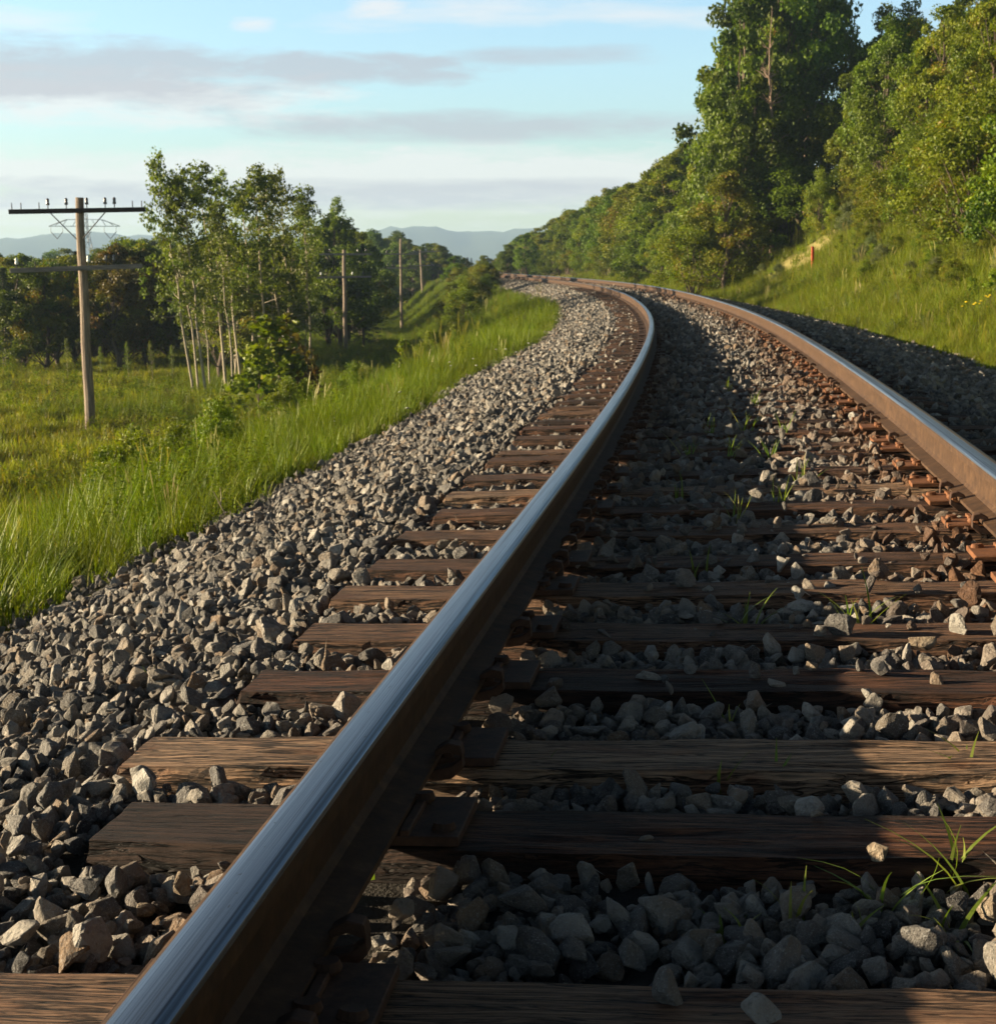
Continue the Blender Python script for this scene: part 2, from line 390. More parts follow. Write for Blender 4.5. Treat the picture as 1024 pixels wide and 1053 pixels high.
# ------------------------------------------------------------------ geometry-node scatter for gravel and grass
def scatter(name, pos, rot, scl, idx, protos, extra=None, kind='stuff'):
    pc = bpy.data.collections.new(name+'_kinds')
    for k, o in enumerate(protos):
        o.name = '%s_kind_%03d' % (name, k); pc.objects.link(o)
    n = len(pos)
    me = bpy.data.meshes.new(name); me.vertices.add(n); me.vertices.foreach_set('co', np.asarray(pos, np.float32).ravel())
    def at_(nm, typ, data, key):
        a = me.attributes.new(nm, typ, 'POINT'); a.data.foreach_set(key, np.ascontiguousarray(data).ravel())
    at_('rot', 'FLOAT_VECTOR', np.asarray(rot, np.float32), 'vector'); at_('scl', 'FLOAT_VECTOR', np.asarray(scl, np.float32), 'vector')
    at_('idx', 'INT', np.asarray(idx, np.int32), 'value')
    for k, dta in (extra or {}).items(): at_(k, 'FLOAT', np.asarray(dta, np.float32), 'value')
    o = lnk(bpy.data.objects.new(name, me)); o['kind'] = kind
    ng = bpy.data.node_groups.new(name+'_scatter', 'GeometryNodeTree')
    ng.interface.new_socket('Geometry', in_out='INPUT', socket_type='NodeSocketGeometry'); ng.interface.new_socket('Geometry', in_out='OUTPUT', socket_type='NodeSocketGeometry')
    N = ng.nodes; gi = N.new('NodeGroupInput'); go = N.new('NodeGroupOutput')
    ip = N.new('GeometryNodeInstanceOnPoints'); ci = N.new('GeometryNodeCollectionInfo')
    ci.inputs[0].default_value = pc; ci.inputs['Separate Children'].default_value = True; ci.inputs['Reset Children'].default_value = True
    def na(nm, typ):
        q = N.new('GeometryNodeInputNamedAttribute'); q.data_type = typ; q.inputs[0].default_value = nm; return q.outputs[0]
    er = N.new('FunctionNodeEulerToRotation')
    L = ng.links.new
    L(gi.outputs[0], ip.inputs['Points']); L(ci.outputs[0], ip.inputs['Instance']); ip.inputs['Pick Instance'].default_value = True
    L(na('idx', 'INT'), ip.inputs['Instance Index']); L(na('rot', 'FLOAT_VECTOR'), er.inputs[0]); L(er.outputs[0], ip.inputs['Rotation'])
    L(na('scl', 'FLOAT_VECTOR'), ip.inputs['Scale']); L(ip.outputs[0], go.inputs[0])
    md = o.modifiers.new('scatter', 'NODES'); md.node_group = ng
    return o

# ---- stones
def rock_mesh(seed, mat, fine=True, name='stone'):
    r = np.random.default_rng(seed)
    n = r.integers(11, 18); p = r.normal(size=(n, 3)); p /= np.linalg.norm(p, axis=1)[:, None]
    p *= r.uniform(.70, 1.15, (n, 1)); p *= np.array([1., r.uniform(.66, .95), r.uniform(.48, .78)])
    bm = bmesh.new()
    for q in p: bm.verts.new(q)
    g = bmesh.ops.convex_hull(bm, input=bm.verts)
    bmesh.ops.delete(bm, geom=[x for x in g['geom_interior'] if isinstance(x, bmesh.types.BMVert)], context='VERTS')
    bmesh.ops.dissolve_limit(bm, angle_limit=.32, verts=bm.verts, edges=bm.edges)
    if fine:
        bmesh.ops.bevel(bm, geom=list(bm.edges), offset=.075, segments=1, affect='EDGES', profile=.5)
        bmesh.ops.triangulate(bm, faces=bm.faces)
        bmesh.ops.subdivide_edges(bm, edges=bm.edges, cuts=1, use_grid_fill=True)
        for v in bm.verts:
            c = v.co; w = math.sin(c.x*7+seed)*math.sin(c.y*8+c.z*5+seed*2)*.035+math.sin(c.z*17+c.x*13)*.014
            v.co = c*(1+w)
    bmesh.ops.recalc_face_normals(bm, faces=bm.faces)
    me = bpy.data.meshes.new(name); bm.to_mesh(me); bm.free(); me.materials.append(mat)
    return me
NR = 26
rocks = [bpy.data.objects.new('stone', rock_mesh(100+i, M['stone'])) for i in range(NR)]
rocks_lo = [bpy.data.objects.new('stone', rock_mesh(300+i, M['stone'], False)) for i in range(14)]

# ------------------------------------------------------------------ single stones lying on or by the ties
SINGLES = []
def stone(px, py, size, zz, label, seed, mat='stone_single', rot=None, sc=(1, 1, 1)):
    p = on_plane(px, py, zz)
    o = lnk(bpy.data.objects.new('stone', rock_mesh(seed, M[mat])))
    SINGLES.append((p[0], p[1], size)); o.location = p; o.scale = tuple(size*.5*q for q in sc); o.rotation_euler = rot or (.2, .1, seed)
    tag(o, label, 'stone', 'single stones lying on the ties')
TT = -.19
stone(903, 877, .043, TT+.012, 'round pitted tan stone standing out on the edge of the blackened tie', 21, 'stone_tan', sc=(1, 1, 1.25))
stone(665, 862, .030, TT+.007, 'small flat grey chip lying on the blackened tie', 22, sc=(1, 1, .5))
stone(840, 836, .034, TT+.008, 'small flat pale stone at the far edge of the blackened tie', 23, 'stone_tan', sc=(1, 1, .6))
stone(692, 1022, .088, TT+.012, 'large dark grey stone leaning over the edge of the nearest tie', 24, rot=(.9, .2, .5), sc=(1, .9, .9))
stone(781, 1038, .070, TT+.018, 'grey green stone on the nearest tie, at the bottom edge', 25, sc=(1, .9, .8))
stone(775, 690, .062, TT+.015, 'angular dark stone with a light side on the tie with three stones', 26, rot=(.5, .9, .2))
stone(835, 684, .042, TT+.016, 'smooth rounded pale stone on the tie with three stones', 27, 'stone_tan')
stone(906, 687, .055, TT+.018, 'brown wedge shaped stone on the tie with three stones', 28)
stone(948, 660, .078, TT+.01, 'blocky bright tan stone in the ballast behind the tie with three stones', 31, 'stone_tan')
stone(864, 643, .090, TT+.02, 'broad dark brown stone in front of the fifth tie', 32)
stone(985, 644, .075, TT+.015, 'tall dark pointed stone leaning beside the fifth tie', 33, rot=(.2, 1.2, .6))
stone(1018, 933, .060, TT-.01, 'pale stone in the near ballast at the right edge of the photo', 36, 'stone_tan')
stone(655, 985, .080, TT-.02, 'big speckled light grey stone in the near ballast before the nearest tie', 37)
stone(645, 905, .085, TT-.01, 'upright dark grey slab stone against the front of the blackened tie', 38, rot=(.3, 1.2, .9))
stone(187, 910, .050, TT-.0, 'upright orange brown stone beside the near rail and a tie end', 39, 'stone_tan', rot=(.3, 1.1, .4))
stone(150, 936, .045, TT-.03, 'orange brown pitted stone in the ballast left of the near rail', 40, 'stone_tan')

# tie stations
TY0 = [1.9108, 2.5392, 2.9412, 3.458, 3.9359, 4.4173, 4.8557, 5.4074, 5.8959, 6.4066, 6.8982, 7.5195, 7.8858, 8.4568, 9.0252, 9.468]
def s_of_y_at_left(y): return np.interp(y, GY, S)
ties_s = [float(s_of_y_at_left(y))-.112 for y in TY0]
ties_s.insert(0, ties_s[0]-.56)
while ties_s[-1] < 64: ties_s.append(ties_s[-1]+.487+random.uniform(-.045, .045))
TS = np.array(ties_s)
tie_shift = [random.uniform(-.045, .045) for _ in TS]
for k, sh in {1: -.02, 2: .065, 3: -.04, 4: .03, 5: .02}.items(): tie_shift[k] = sh

def ballast_pts(s0, s1, dens, d0, d1):
    n = int((s1-s0)*(d1-d0)*dens); g = max(1, int(math.sqrt(n*(d1-d0)/(s1-s0)))); m = max(1, n//g)
    a, b = np.meshgrid(np.arange(m), np.arange(g), indexing='ij')
    s = s0+(a+rng.uniform(0, 1, a.shape))/m*(s1-s0); d = d0+(b+rng.uniform(0, 1, a.shape))/g*(d1-d0)
    return s.ravel(), d.ravel()
def ballast(name, s0, s1, dens, size, protos, layers=2):
    P, RO, SC, ID, RU = [], [], [], [], []
    for lay in range(layers):
        s, d = ballast_pts(s0, s1, dens, -3.35, 3.25)
        x, y, z0, p = frame(s); X = x+np.cos(p)*(d+.7175); Y = y-np.sin(p)*(d+.7175)
        sz = size*np.exp(rng.normal(0, .40, len(s))); sz = np.clip(sz, size*.4, size*2.1)
        zg = terrain(X, Y)+.004
        near = np.abs(s[:, None]-TS[None, ::1]); kk = near.argmin(1); dist = near[np.arange(len(s)), kk]
        dl = d-np.array(tie_shift)[kk]
        intie = (dist < .112+sz*np.where(np.abs(d) > .8, .46, .36)) & (np.abs(dl) < 1.30+sz*.4)
        edge = np.abs(d+.05) > 2.78+.22*wob(X*1., Y, 1.7)
        spill = intie & (np.abs(d) < .66) & (rng.uniform(size=len(s)) < np.interp(s, [2.5, 5, 10, 20], [.0, .08, .15, .24])*(1.2-.6*(lay > 0)))
        keep = (~intie | spill) & (~edge | (rng.uniform(size=len(s)) < .16))
        # keep stones out from under the rails' feet
        keep &= ~((np.abs(np.abs(d)-.753) < .085+sz*.3))
        for qx, qy, qs in SINGLES: keep &= np.hypot((X-qx), (Y+.02-qy)*.8) > qs*.36+sz*.26
        keep &= np.hypot(X, Y-0.0) > .5
        z = zg+sz*(.10+.55*lay*.55)+rng.uniform(-.010, .012, len(s))+np.where(spill, .046, 0.)-np.where((d < -.8) & (d > -1.36) & (s > 5), .018, 0.)
        if lay: keep &= rng.uniform(size=len(s)) < .8
        wl = np.clip(1.05-np.abs(d-.62)/.42, 0, 1)*.9+np.clip(1-np.abs(d+.75)/.35, 0, 1)*.45
        ru = np.clip(wl*rng.uniform(.0, 1.5, len(s)), 0, .9)
        k = keep
        P.append(np.stack([X, Y, z], 1)[k]); SC.append((sz*.5*np.ones((3, 1))*rng.uniform(.9, 1.1, (3, len(s)))).T[k]); RU.append(ru[k])
        RO.append(np.stack([rng.uniform(-3.14, 3.14, len(s)), rng.uniform(-1.3, 1.3, len(s)), rng.uniform(0, 6.28, len(s))], 1)[k])
        ID.append(rng.integers(0, len(protos), len(s))[k])
    return scatter(name, np.concatenate(P), np.concatenate(RO), np.concatenate(SC), np.concatenate(ID), protos, {'rust': np.concatenate(RU)})
o = ballast('gravel', -.6, 11, 1050, .043, rocks)
tag(o, 'grey crushed stone ballast filling the near track and its shoulders', 'gravel')
o = ballast('gravel', 11, 34, 560, .050, rocks_lo)
tag(o, 'grey crushed stone ballast along the middle of the curve', 'gravel')
o = ballast('gravel', 34, 120, 150, .085, rocks_lo[:7] and [bpy.data.objects.new('stone', q.data) for q in rocks_lo[:7]], 1)
tag(o, 'pale stone ballast in the far end of the curve', 'gravel')

# ------------------------------------------------------------------ rails
PROF = [(-.036, -.040), (-.0365, -.012), (-.033, -.004), (-.0265, -.0012), (-.012, 0), (.006, 0), (.020, -.0008), (.029, -.003), (.034, -.007), (.0365, -.013), (.036, -.040),
        (.012, -.050), (.0085, -.06), (.0085, -.128), (.018, -.140), (.07, -.152), (.07, -.163), (-.07, -.163), (-.07, -.152), (-.018, -.140), (-.0085, -.128), (-.0085, -.06), (-.012, -.05)]
def rail(side, label):
    sl = np.concatenate([np.arange(-2.2, 20, .1), np.arange(20, 200, .4)])
    prof = PROF if side < 0 else [(-x, z) for x, z in PROF][::-1]
    n = len(prof); V = []; UV = []
    for s in sl:
        c = -.7175-.0365 if side < 0 else .7175+.0365
        for px, pz in prof:
            V.append(track_pt(s, c+px, pz)); UV.append((px if side < 0 else -px, s, 0))
    F, MI = [], []
    for k in range(n):
        a, b = prof[k], prof[(k+1) % n]
        x0, x1 = sorted((a[0], b[0])); zc = (a[1]+b[1])/2
        if zc > -.0105:
            gx = (x0+x1)/2*(1 if side < 0 else -1)
            if side < 0: mi = 1 if gx > -.027 else 2
            else: mi = 1 if gx > -.004 else 2
        else: mi = 0
        for i in range(len(sl)-1):
            F.append((i*n+k, i*n+(k+1) % n, (i+1)*n+(k+1) % n, (i+1)*n+k)); MI.append(mi)
    me = np_mesh('rail', V, F, [M['rust'], M['steel'], M['steel_edge'] if side > 0 else M['rust']], {'ruv': ('POINT', 'FLOAT_VECTOR', UV)}, matidx=MI)
    bm = bmesh.new(); bm.from_mesh(me); bmesh.ops.recalc_face_normals(bm, faces=bm.faces)
    for f in bm.faces: f.smooth = True
    for e in bm.edges:
        if len(e.link_faces) == 2 and e.calc_face_angle(0) > .5: e.smooth = False
    bm.to_mesh(me); bm.free()
    o = lnk(bpy.data.objects.new('rail', me))
    return tag(o, label, 'rail', 'the two rails of the track')
rail_low = rail(-1, 'nearest steel rail with a bluish polished top, sweeping from bottom left round the curve')
rail_high = rail(1, 'outer rail with an orange rusty web facing the sun, beside the grassy hillside')

# rail anchors, spring clips under the rail foot beside ties
def anchor_mesh():
    mb = MB(); w = .030
    path = [(-.085, -.175), (-.075, -.185), (.05, -.186), (.088, -.180), (.112, -.160), (.108, -.138), (.085, -.132), (.060, -.143)]
    th = [.008, .01, .011, .012, .011, .010, .009, .006]
    V = []
    for (x, z), q in zip(path, th):
        for yy in (-w/2, w/2):
            V.append((x, yy, z+q)); V.append((x, yy, z-q))
    F = []
    for i in range(len(path)-1):
        a, b = i*4, i*4+4
        F += [(a, a+2, b+2, b), (a+1, b+1, b+3, a+3), (a, b, b+1, a+1), (a+2, a+3, b+3, b+2)]
    F += [(0, 1, 3, 2), (len(V)-4, len(V)-2, len(V)-1, len(V)-3)]
    mb.add(V, F); return mb.mesh('rail_anchor', M['plate'], bevel=.002)
anch = anchor_mesh()
for k, s in enumerate(TS):
    if s > 19: break
    for side, r in ((-1, rail_low), (1, rail_high)):
        for e in (-1, 1):
            if random.random() < (.45 if side < 0 else .62): continue
            ss = s+e*.135
            a = bpy.data.objects.new('rail_anchor', anch); lnk(a, r)
            a.location = track_pt(ss, side*.754, 0); p = float(np.interp(ss, S, PHI))
            a.rotation_euler = (0, -TILT, -p) if side < 0 else (0, TILT, -p+math.pi)

# ------------------------------------------------------------------ ties
def tie_mesh(seed, fine):
    r = np.random.default_rng(seed); L, Wd, Hh = 2.60, .225, .175
    nx_, ny_, nz_ = (130, 12, 7) if fine else (24, 4, 2)
    bm = bmesh.new()
    def srf(u, v, o, du, dv):  # grid
        g = [[bm.verts.new(o+du*(i/u)+dv*(j/v)) for j in range(v+1)] for i in range(u+1)]
        for i in range(u):
            for j in range(v): bm.faces.new((g[i][j], g[i+1][j], g[i+1][j+1], g[i][j+1]))
    X, Y, Z = Vector((L, 0, 0)), Vector((0, Wd, 0)), Vector((0, 0, Hh)); o = Vector((-L/2, -Wd/2, -Hh))
    srf(nx_, ny_, o+Z, X, Y); srf(nx_, nz_, o, X, Z); srf(nx_, nz_, o+Y, X, Z); srf(ny_, nz_, o, Y, Z); srf(ny_, nz_, o+X, Y, Z)
    bmesh.ops.remove_doubles(bm, verts=bm.verts, dist=1e-5); bmesh.ops.recalc_face_normals(bm, faces=bm.faces)
    ph = r.uniform(0, 6.28, 24); am = r.uniform(.4, 1., 24)
    cr = [(r.uniform(-Wd*.4, Wd*.4), r.uniform(-1.3, .7), r.uniform(.3, 1.1), r.uniform(.003, .009)) for _ in range(7)]
    for v in bm.verts:
        x, y, z = v.co
        ty = abs(y)/(Wd/2); tzz = (z+Hh)/Hh; tx = abs(x)/(L/2)
        e = max(0, ty-.82)/.18; ez = max(0, tzz-.82)/.18; ex = max(0, tx-.985)/.015
        rough = .5+.5*math.sin(x*5.3+ph[0]+(y > 0)*2)+.35*math.sin(x*17+ph[1]+(y > 0)*1.3)+.25*math.sin(x*41+ph[2])
        rnd_ = .010+.009*max(0, rough)
        if e > 0 and ez > 0: v.co.z -= rnd_*e*ez; v.co.y -= math.copysign(rnd_*e*ez*.9, y)
        if ex > 0 and ez > 0: v.co.z -= .016*ex*ez
        if ex > 0: v.co.x -= math.copysign(.010*ex*(1+math.sin(y*38+ph[3])+.6*math.sin(z*60+y*20+ph[4])), x)
        if ex > 0 and e > 0: v.co.y -= math.copysign(.010*ex*e, y)
        n = math.sin(x*3.1+ph[5])*.0022+math.sin(x*8.7+y*30+ph[6])*.0016+math.sin(x*23+y*70+ph[7])*.0009
        if tzz > .97:
            v.co.z += n
            for cy_, cx_, cl, dp in cr:
                if cx_ < x < cx_+cl:
                    q = abs(y-cy_-.006*math.sin(x*9+ph[8]))
                    if q < .010: v.co.z -= dp*(1-q/.010)*math.sin(math.pi*(x-cx_)/cl)**.5
        elif ty > .97: v.co.y += math.copysign(n*1.3, y)
    me = bpy.data.meshes.new('railway_tie'); bm.to_mesh(me); bm.free(); me.materials.append(M['tie'])
    return me
fine_ties = [tie_mesh(50+i, True) for i in range(12)]; coarse_ties = [tie_mesh(90+i, False) for i in range(5)]
def plate_mesh(mat):
    mb = MB(); w, l = .19, .34
    mb.box((0, 0, .0085), (l, w, .017)); 
    for sx in (-1, 1): mb.box((sx*.081, 0, .021), (.016, w*.985, .012))
    return mb.mesh('tie_plate', mat, bevel=.002)
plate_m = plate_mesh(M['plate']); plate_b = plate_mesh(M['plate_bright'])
def spike_mesh(mat):
    mb = MB()
    mb.box((0, 0, .012), (.016, .016, .05))
    n = 14; V = [(-.022*math.cos(2*math.pi*k/n)*(1.25 if math.cos(2*math.pi*k/n) > 0 else .8), .018*math.sin(2*math.pi*k/n), .034) for k in range(n)]
    V += [(x*.8, y*.75, .046) for x, y, _ in V] + [(x*.85, y*.85, .029) for x, y, _ in V]
    F = [(k, (k+1) % n, n+(k+1) % n, n+k) for k in range(n)]+[(2*n+k, 2*n+(k+1) % n, (k+1) % n, k) for k in range(n)]+[tuple(range(n, 2*n)), tuple(range(2*n, 3*n))[::-1]]
    mb.add(V, F); return mb.mesh('spike', mat)
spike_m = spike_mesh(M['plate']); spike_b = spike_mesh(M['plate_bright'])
WEAR = {0: .5, 1: .7, 2: .0, 3: 1., 4: .0, 5: .45, 6: .6, 7: .3, 8: .5, 9: .25, 10: 1.}
ORD = ['', 'first', 'second', 'third', 'fourth', 'fifth', 'sixth', 'seventh', 'eighth', 'ninth', 'tenth', 'eleventh', 'twelfth', 'thirteenth', 'fourteenth', 'fifteenth', 'sixteenth', 'seventeenth', 'eighteenth', 'nineteenth', 'twentieth']
LOOK = {1: 'weathered brown wooden tie cut off by the bottom edge, two grey stones on it', 2: 'blackened wooden tie with a round tan stone at its edge, second from the bottom edge',
        3: 'pale cracked wooden tie with a bleached split top, third from the bottom edge', 4: 'dark wooden tie with three stones on top, fourth from the bottom edge'}
for k, s in enumerate(TS):
    if k == 0: continue      # below the bottom edge, out of sight
    fine = s < 9
    me = fine_ties[k % 12] if fine else coarse_ties[k % 5]
    o = lnk(bpy.data.objects.new('railway_tie', me))
    p = float(np.interp(s, S, PHI))
    o.location = track_pt(s, tie_shift[k], -.190+(.004*math.sin(k*2.3) if k != 2 else 0)); o.rotation_euler = (0, -TILT, -p+random.uniform(-.012, .012))
    o['wear'] = float(WEAR.get(k, random.choice([0., .1, .15, .2, .3, .55])))
    lab = LOOK.get(k)
    if lab is None and k <= 20: lab = '%s wooden tie crossing the track, %s tie counted from the bottom edge' % ('greyed' if o['wear'] > .45 else 'rusty brown', ORD[k])
    elif lab is None: lab = 'weathered brown wooden tie, one of the closely spaced ties farther along the curve'
    tag(o, lab, 'railway tie', 'wooden ties under the rails')
    if s > 34: continue
    for side in (-1, 1):
        br = side > 0 and s < 30
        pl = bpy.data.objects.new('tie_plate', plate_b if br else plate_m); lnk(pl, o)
        pl.location = (side*.754-tie_shift[k], 0, .0035)
        if s > 15: continue
        for q, (a, b) in enumerate(((.088, .06), (-.088, -.06), (.145, -.055), (-.145, .055), (.088, -.052))):
            if q > 1 and random.random() < .2: continue
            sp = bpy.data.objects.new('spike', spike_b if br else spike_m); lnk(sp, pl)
            sp.location = (a, b, -.006 if abs(a) < .1 else -.014); sp.rotation_euler = (random.uniform(-.08, .08), random.uniform(-.08, .08), (0 if a > 0 else math.pi))
            sp.scale = (.92,)*3

# ------------------------------------------------------------------ grass
def blades(n, hgt, spread, width, bend, seed, mat, name='grass', tone=(0, 1), seg=3, upright=.25):
    r = np.random.default_rng(seed); V = []; F = []; T = []
    for i in range(n):
        a = r.uniform(0, 6.28); q = spread*math.sqrt(r.uniform()); x, y = math.cos(a)*q, math.sin(a)*q
        h_ = hgt*r.uniform(.55, 1.1); az = r.uniform(0, 6.28); ln = r.normal(0, upright); bd = bend*r.uniform(.3, 1.3)
        w = width*r.uniform(.7, 1.2); sa = az+math.pi/2; tn = r.uniform(*tone)
        b = len(V)
        for j in range(seg+1):
            u = j/seg; o = h_*(ln*u+bd*u*u); z = h_*(u-.35*bd*u*u)
            ww = w*(1-u**1.7)*.5+.0004
            for sgn in (-1, 1):
                V.append((x+math.cos(az)*o+sgn*math.cos(sa)*ww, y+math.sin(az)*o+sgn*math.sin(sa)*ww, z)); T.append(tn)
            if j: F.append((b+2*j-2, b+2*j-1, b+2*j+1, b+2*j))
    return np_mesh(name, V, F, [mat], {'tone': ('POINT', 'FLOAT', T)})
def seedhead(mat, seed, hgt):
    r = np.random.default_rng(seed); V = []; F = []; T = []
    for i in range(7):
        x, y = r.normal(0, .06, 2); h_ = hgt*r.uniform(.8, 1.15); lx, ly = r.normal(0, .12, 2)*h_; w = .0028
        b = len(V)
        for u, ww in ((0, w), (.5, w*.8), (.82, w*.7), (.84, w*1.7), (.93, w*1.8), (1., w*.6)):
            for sg in (-1, 1): V.append((x+lx*u*u+sg*ww, y+ly*u*u+sg*ww*.5, h_*u)); T.append(1. if u > .8 else .9)
        for j in range(5): F.append((b+2*j, b+2*j+1, b+2*j+3, b+2*j+2))
    return np_mesh('grass', V, F, [mat], {'tone': ('POINT', 'FLOAT', T)})
def leafy(mat, seed, hgt, nl, lsz, stems=3):
    """broad-leaved weed: stems with paired leaves"""
    r = np.random.default_rng(seed); V = []; F = []; T = []
    for i in range(stems):
        x, y = r.normal(0, .05, 2); lx, ly = r.normal(0, .2, 2)*hgt; h_ = hgt*r.uniform(.7, 1.1); b = len(V); w = .004
        for u in (0, .5, 1):
            for sg in (-1, 1): V.append((x+lx*u*u+sg*w*(1-u*.6), y+ly*u*u, h_*u)); T.append(.2)
        F += [(b, b+1, b+3, b+2), (b+2, b+3, b+5, b+4)]
        for j in range(nl):
            u = .2+.8*(j+r.uniform())/nl; c = Vector((x+lx*u*u, y+ly*u*u, h_*u)); az = j*2.4+r.uniform(-.4, .4); el = r.uniform(-.2, .9)
            d = Vector((math.cos(az)*math.cos(el), math.sin(az)*math.cos(el), math.sin(el))); sd_ = d.cross(Vector((0, 0, 1))).normalized(); L_ = lsz*r.uniform(.7, 1.2)*(1.1-.4*u)
            dr = Vector((0, 0, -.25*L_)); b = len(V)
            V += [tuple(c), tuple(c+d*L_*.5+sd_*L_*.24), tuple(c+d*L_+dr), tuple(c+d*L_*.5-sd_*L_*.24)]; T += [r.uniform(0, .9)]*4; F.append((b, b+1, b+2, b+3))
    return np_mesh('grass', V, F, [mat], {'tone': ('POINT', 'FLOAT', T)})
OB = lambda me: bpy.data.objects.new('k', me)
tall = [OB(blades(60, .55, .13, .0085, .5, 400+i, M['blade'], tone=(0, .8))) for i in range(5)]+[OB(blades(40, .42, .15, .011, .7, 410+i, M['blade'], tone=(.0, 1.))) for i in range(2)]+[OB(seedhead(M['blade'], 420, .72)), OB(leafy(M['leaf_bright'], 430, .45, 12, .10)), OB(leafy(M['leaf_bright'], 431, .5, 16, .08, 4))]
def sheet(s0, s1, d0, d1, dens):
    n = int((s1-s0)*(d1-d0)*dens); s = rng.uniform(s0, s1, n); d = rng.uniform(d0, d1, n)
    x, y, z, p = frame(s); X = x+np.cos(p)*(d+.7175); Y = y-np.sin(p)*(d+.7175); return s, d, X, Y
def patch(X, Y, k=1., o=0.): return wob(X*1.+o, Y*1.+o*.7, k)
def grow(name, parts, protos, label, weights_fn):
    X = np.concatenate([q[0] for q in parts]); Y = np.concatenate([q[1] for q in parts]); sc = np.concatenate([q[2] for q in parts])
    n = len(X); Z = terrain(X, Y)-.02
    idx = weights_fn(X, Y, n)
    rot = np.stack([rng.normal(0, .10, n), rng.normal(0, .10, n), rng.uniform(0, 6.28, n)], 1)
    scl = np.stack([sc*rng.uniform(.85, 1.2, n), sc*rng.uniform(.85, 1.2, n), sc*rng.uniform(.75, 1.25, n)], 1)
    o = scatter(name, np.stack([X, Y, Z], 1), rot, scl, idx, protos); tag(o, label, 'grass'); return o
# left bank
parts = []
for s0, s1, dens, sc in ((1.5, 16, 46, 1.), (16, 34, 26, .9), (34, 155, 8, .9)):
    s, d, X, Y = sheet(s0, s1, -8.6 if s0 < 30 else -15, -2.5, dens)
    edge = -2.95+.22*wob(X, Y, 1.7)-.12*np.clip(np.interp(s, [0, 12, 20], [0, .3, 0]), 0, 1)
    edge = edge+np.interp(s, [20, 30, 45, 60], [0, .8, .9, .3])
    k = (d < edge) & (rng.uniform(size=len(s)) < np.clip((edge-d)/.35+.25, 0, 1))
    hs = np.clip((edge-d)/1.1, 0, 1)*.72+.38+.30*patch(X, Y, .8)
    hs = np.where(s < 13, np.maximum(hs, .62+.2*patch(X, Y, .8)), hs)
    parts.append((X[k], Y[k], sc*hs[k]))
def wf(X, Y, n):
    u = rng.uniform(size=n); pt = patch(X, Y, .6, 5.)
    i = rng.integers(0, 7, n); i = np.where(u > .985, 7, i)
    i = np.where((u < .36) & (pt > .0) & (Y > 5), rng.integers(8, 10, n), i); return i
grow('grass', parts, tall, 'tall sunlit green grass on the bank between ballast and field', wf)
# field
fieldk = [OB(blades(90, .30, .32, .016, .6, 440+i, M['blade_field'])) for i in range(4)]+[OB(leafy(M['leaf_rust'], 445, .3, 10, .1)), OB(leafy(M['leaf_bright'], 446, .38, 14, .11, 5)), OB(leafy(M['leaf_olive'], 447, .5, 16, .09, 5))]
n = 15000
X = rng.uniform(-34, -4.5, n); Y = 14+rng.uniform(0, 1, n)**1.15*64; s_, d_ = sd(X, Y)
k = (d_ < -7.0) & (np.abs(X) < Y*.36+4)
pt = patch(X, Y, .35, 2.)
fn = rng.uniform(size=n) < .75+.25*pt
k &= fn
parts = [(X[k], Y[k], (1.+.3*pt)[k]*np.clip(.75+Y[k]*.012, .8, 1.5))]
def wf2(X, Y, n):
    u = rng.uniform(size=n); pt = patch(np.floor(X), np.floor(Y), .5, 9.); i = rng.integers(0, 4, n)
    i = np.where((u < .22) & (pt > .05), 4, i); i = np.where((u > .90), 5, i); i = np.where((u > .86) & (u < .9), 6, i); return i
grow('grass', parts, fieldk, 'low yellow green meadow grass covering the flat field', wf2)
# hillside
hillk = [OB(blades(60, .42, .16, .010, .55, 460+i, M['blade_hill'])) for i in range(4)]+[OB(seedhead(M['blade_hill'], 465, .6)), OB(leafy(M['leaf_willow'], 466, .42, 14, .08, 4)), OB(leafy(M['leaf_olive'], 467, .5, 16, .09, 4)), OB(leafy(M['leaf_bright'], 468, .4, 12, .11, 4))]
parts = []
for s0, s1, dens, sc in ((5, 26, 42, .9), (26, 48, 26, 1.0), (48, 110, 8, 1.2)):
    s, d, X, Y = sheet(s0, s1, 2.6, 10.5, dens)
    edge = 3.02+.2*wob(X, Y, 1.5)
    k = (d > edge) & ((d < 8.5) | (s < 40)) & (rng.uniform(size=len(s)) < np.clip((d-edge)/.3+.3, 0, 1))
    dry = np.exp(-(((s-52)/5.5)**2))*np.clip((d-4.2)/.8, 0, 1)
    k &= rng.uniform(size=len(s)) > dry*.8
    hs = np.clip((d-edge)/1., 0, 1)*.35+.6+.2*patch(X, Y, .9)
    parts.append((X[k], Y[k], sc*hs[k]))
def wf3(X, Y, n):
    u = rng.uniform(size=n); pt = patch(X, Y, .5, 3.); i = rng.integers(0, 4, n)
    i = np.where(u > .975, 4, i); i = np.where((u < .38) & (pt > .15), rng.integers(5, 8, n), i); return i
grow('grass', parts, hillk, 'long grass and weeds on the slope right of the track', wf3)

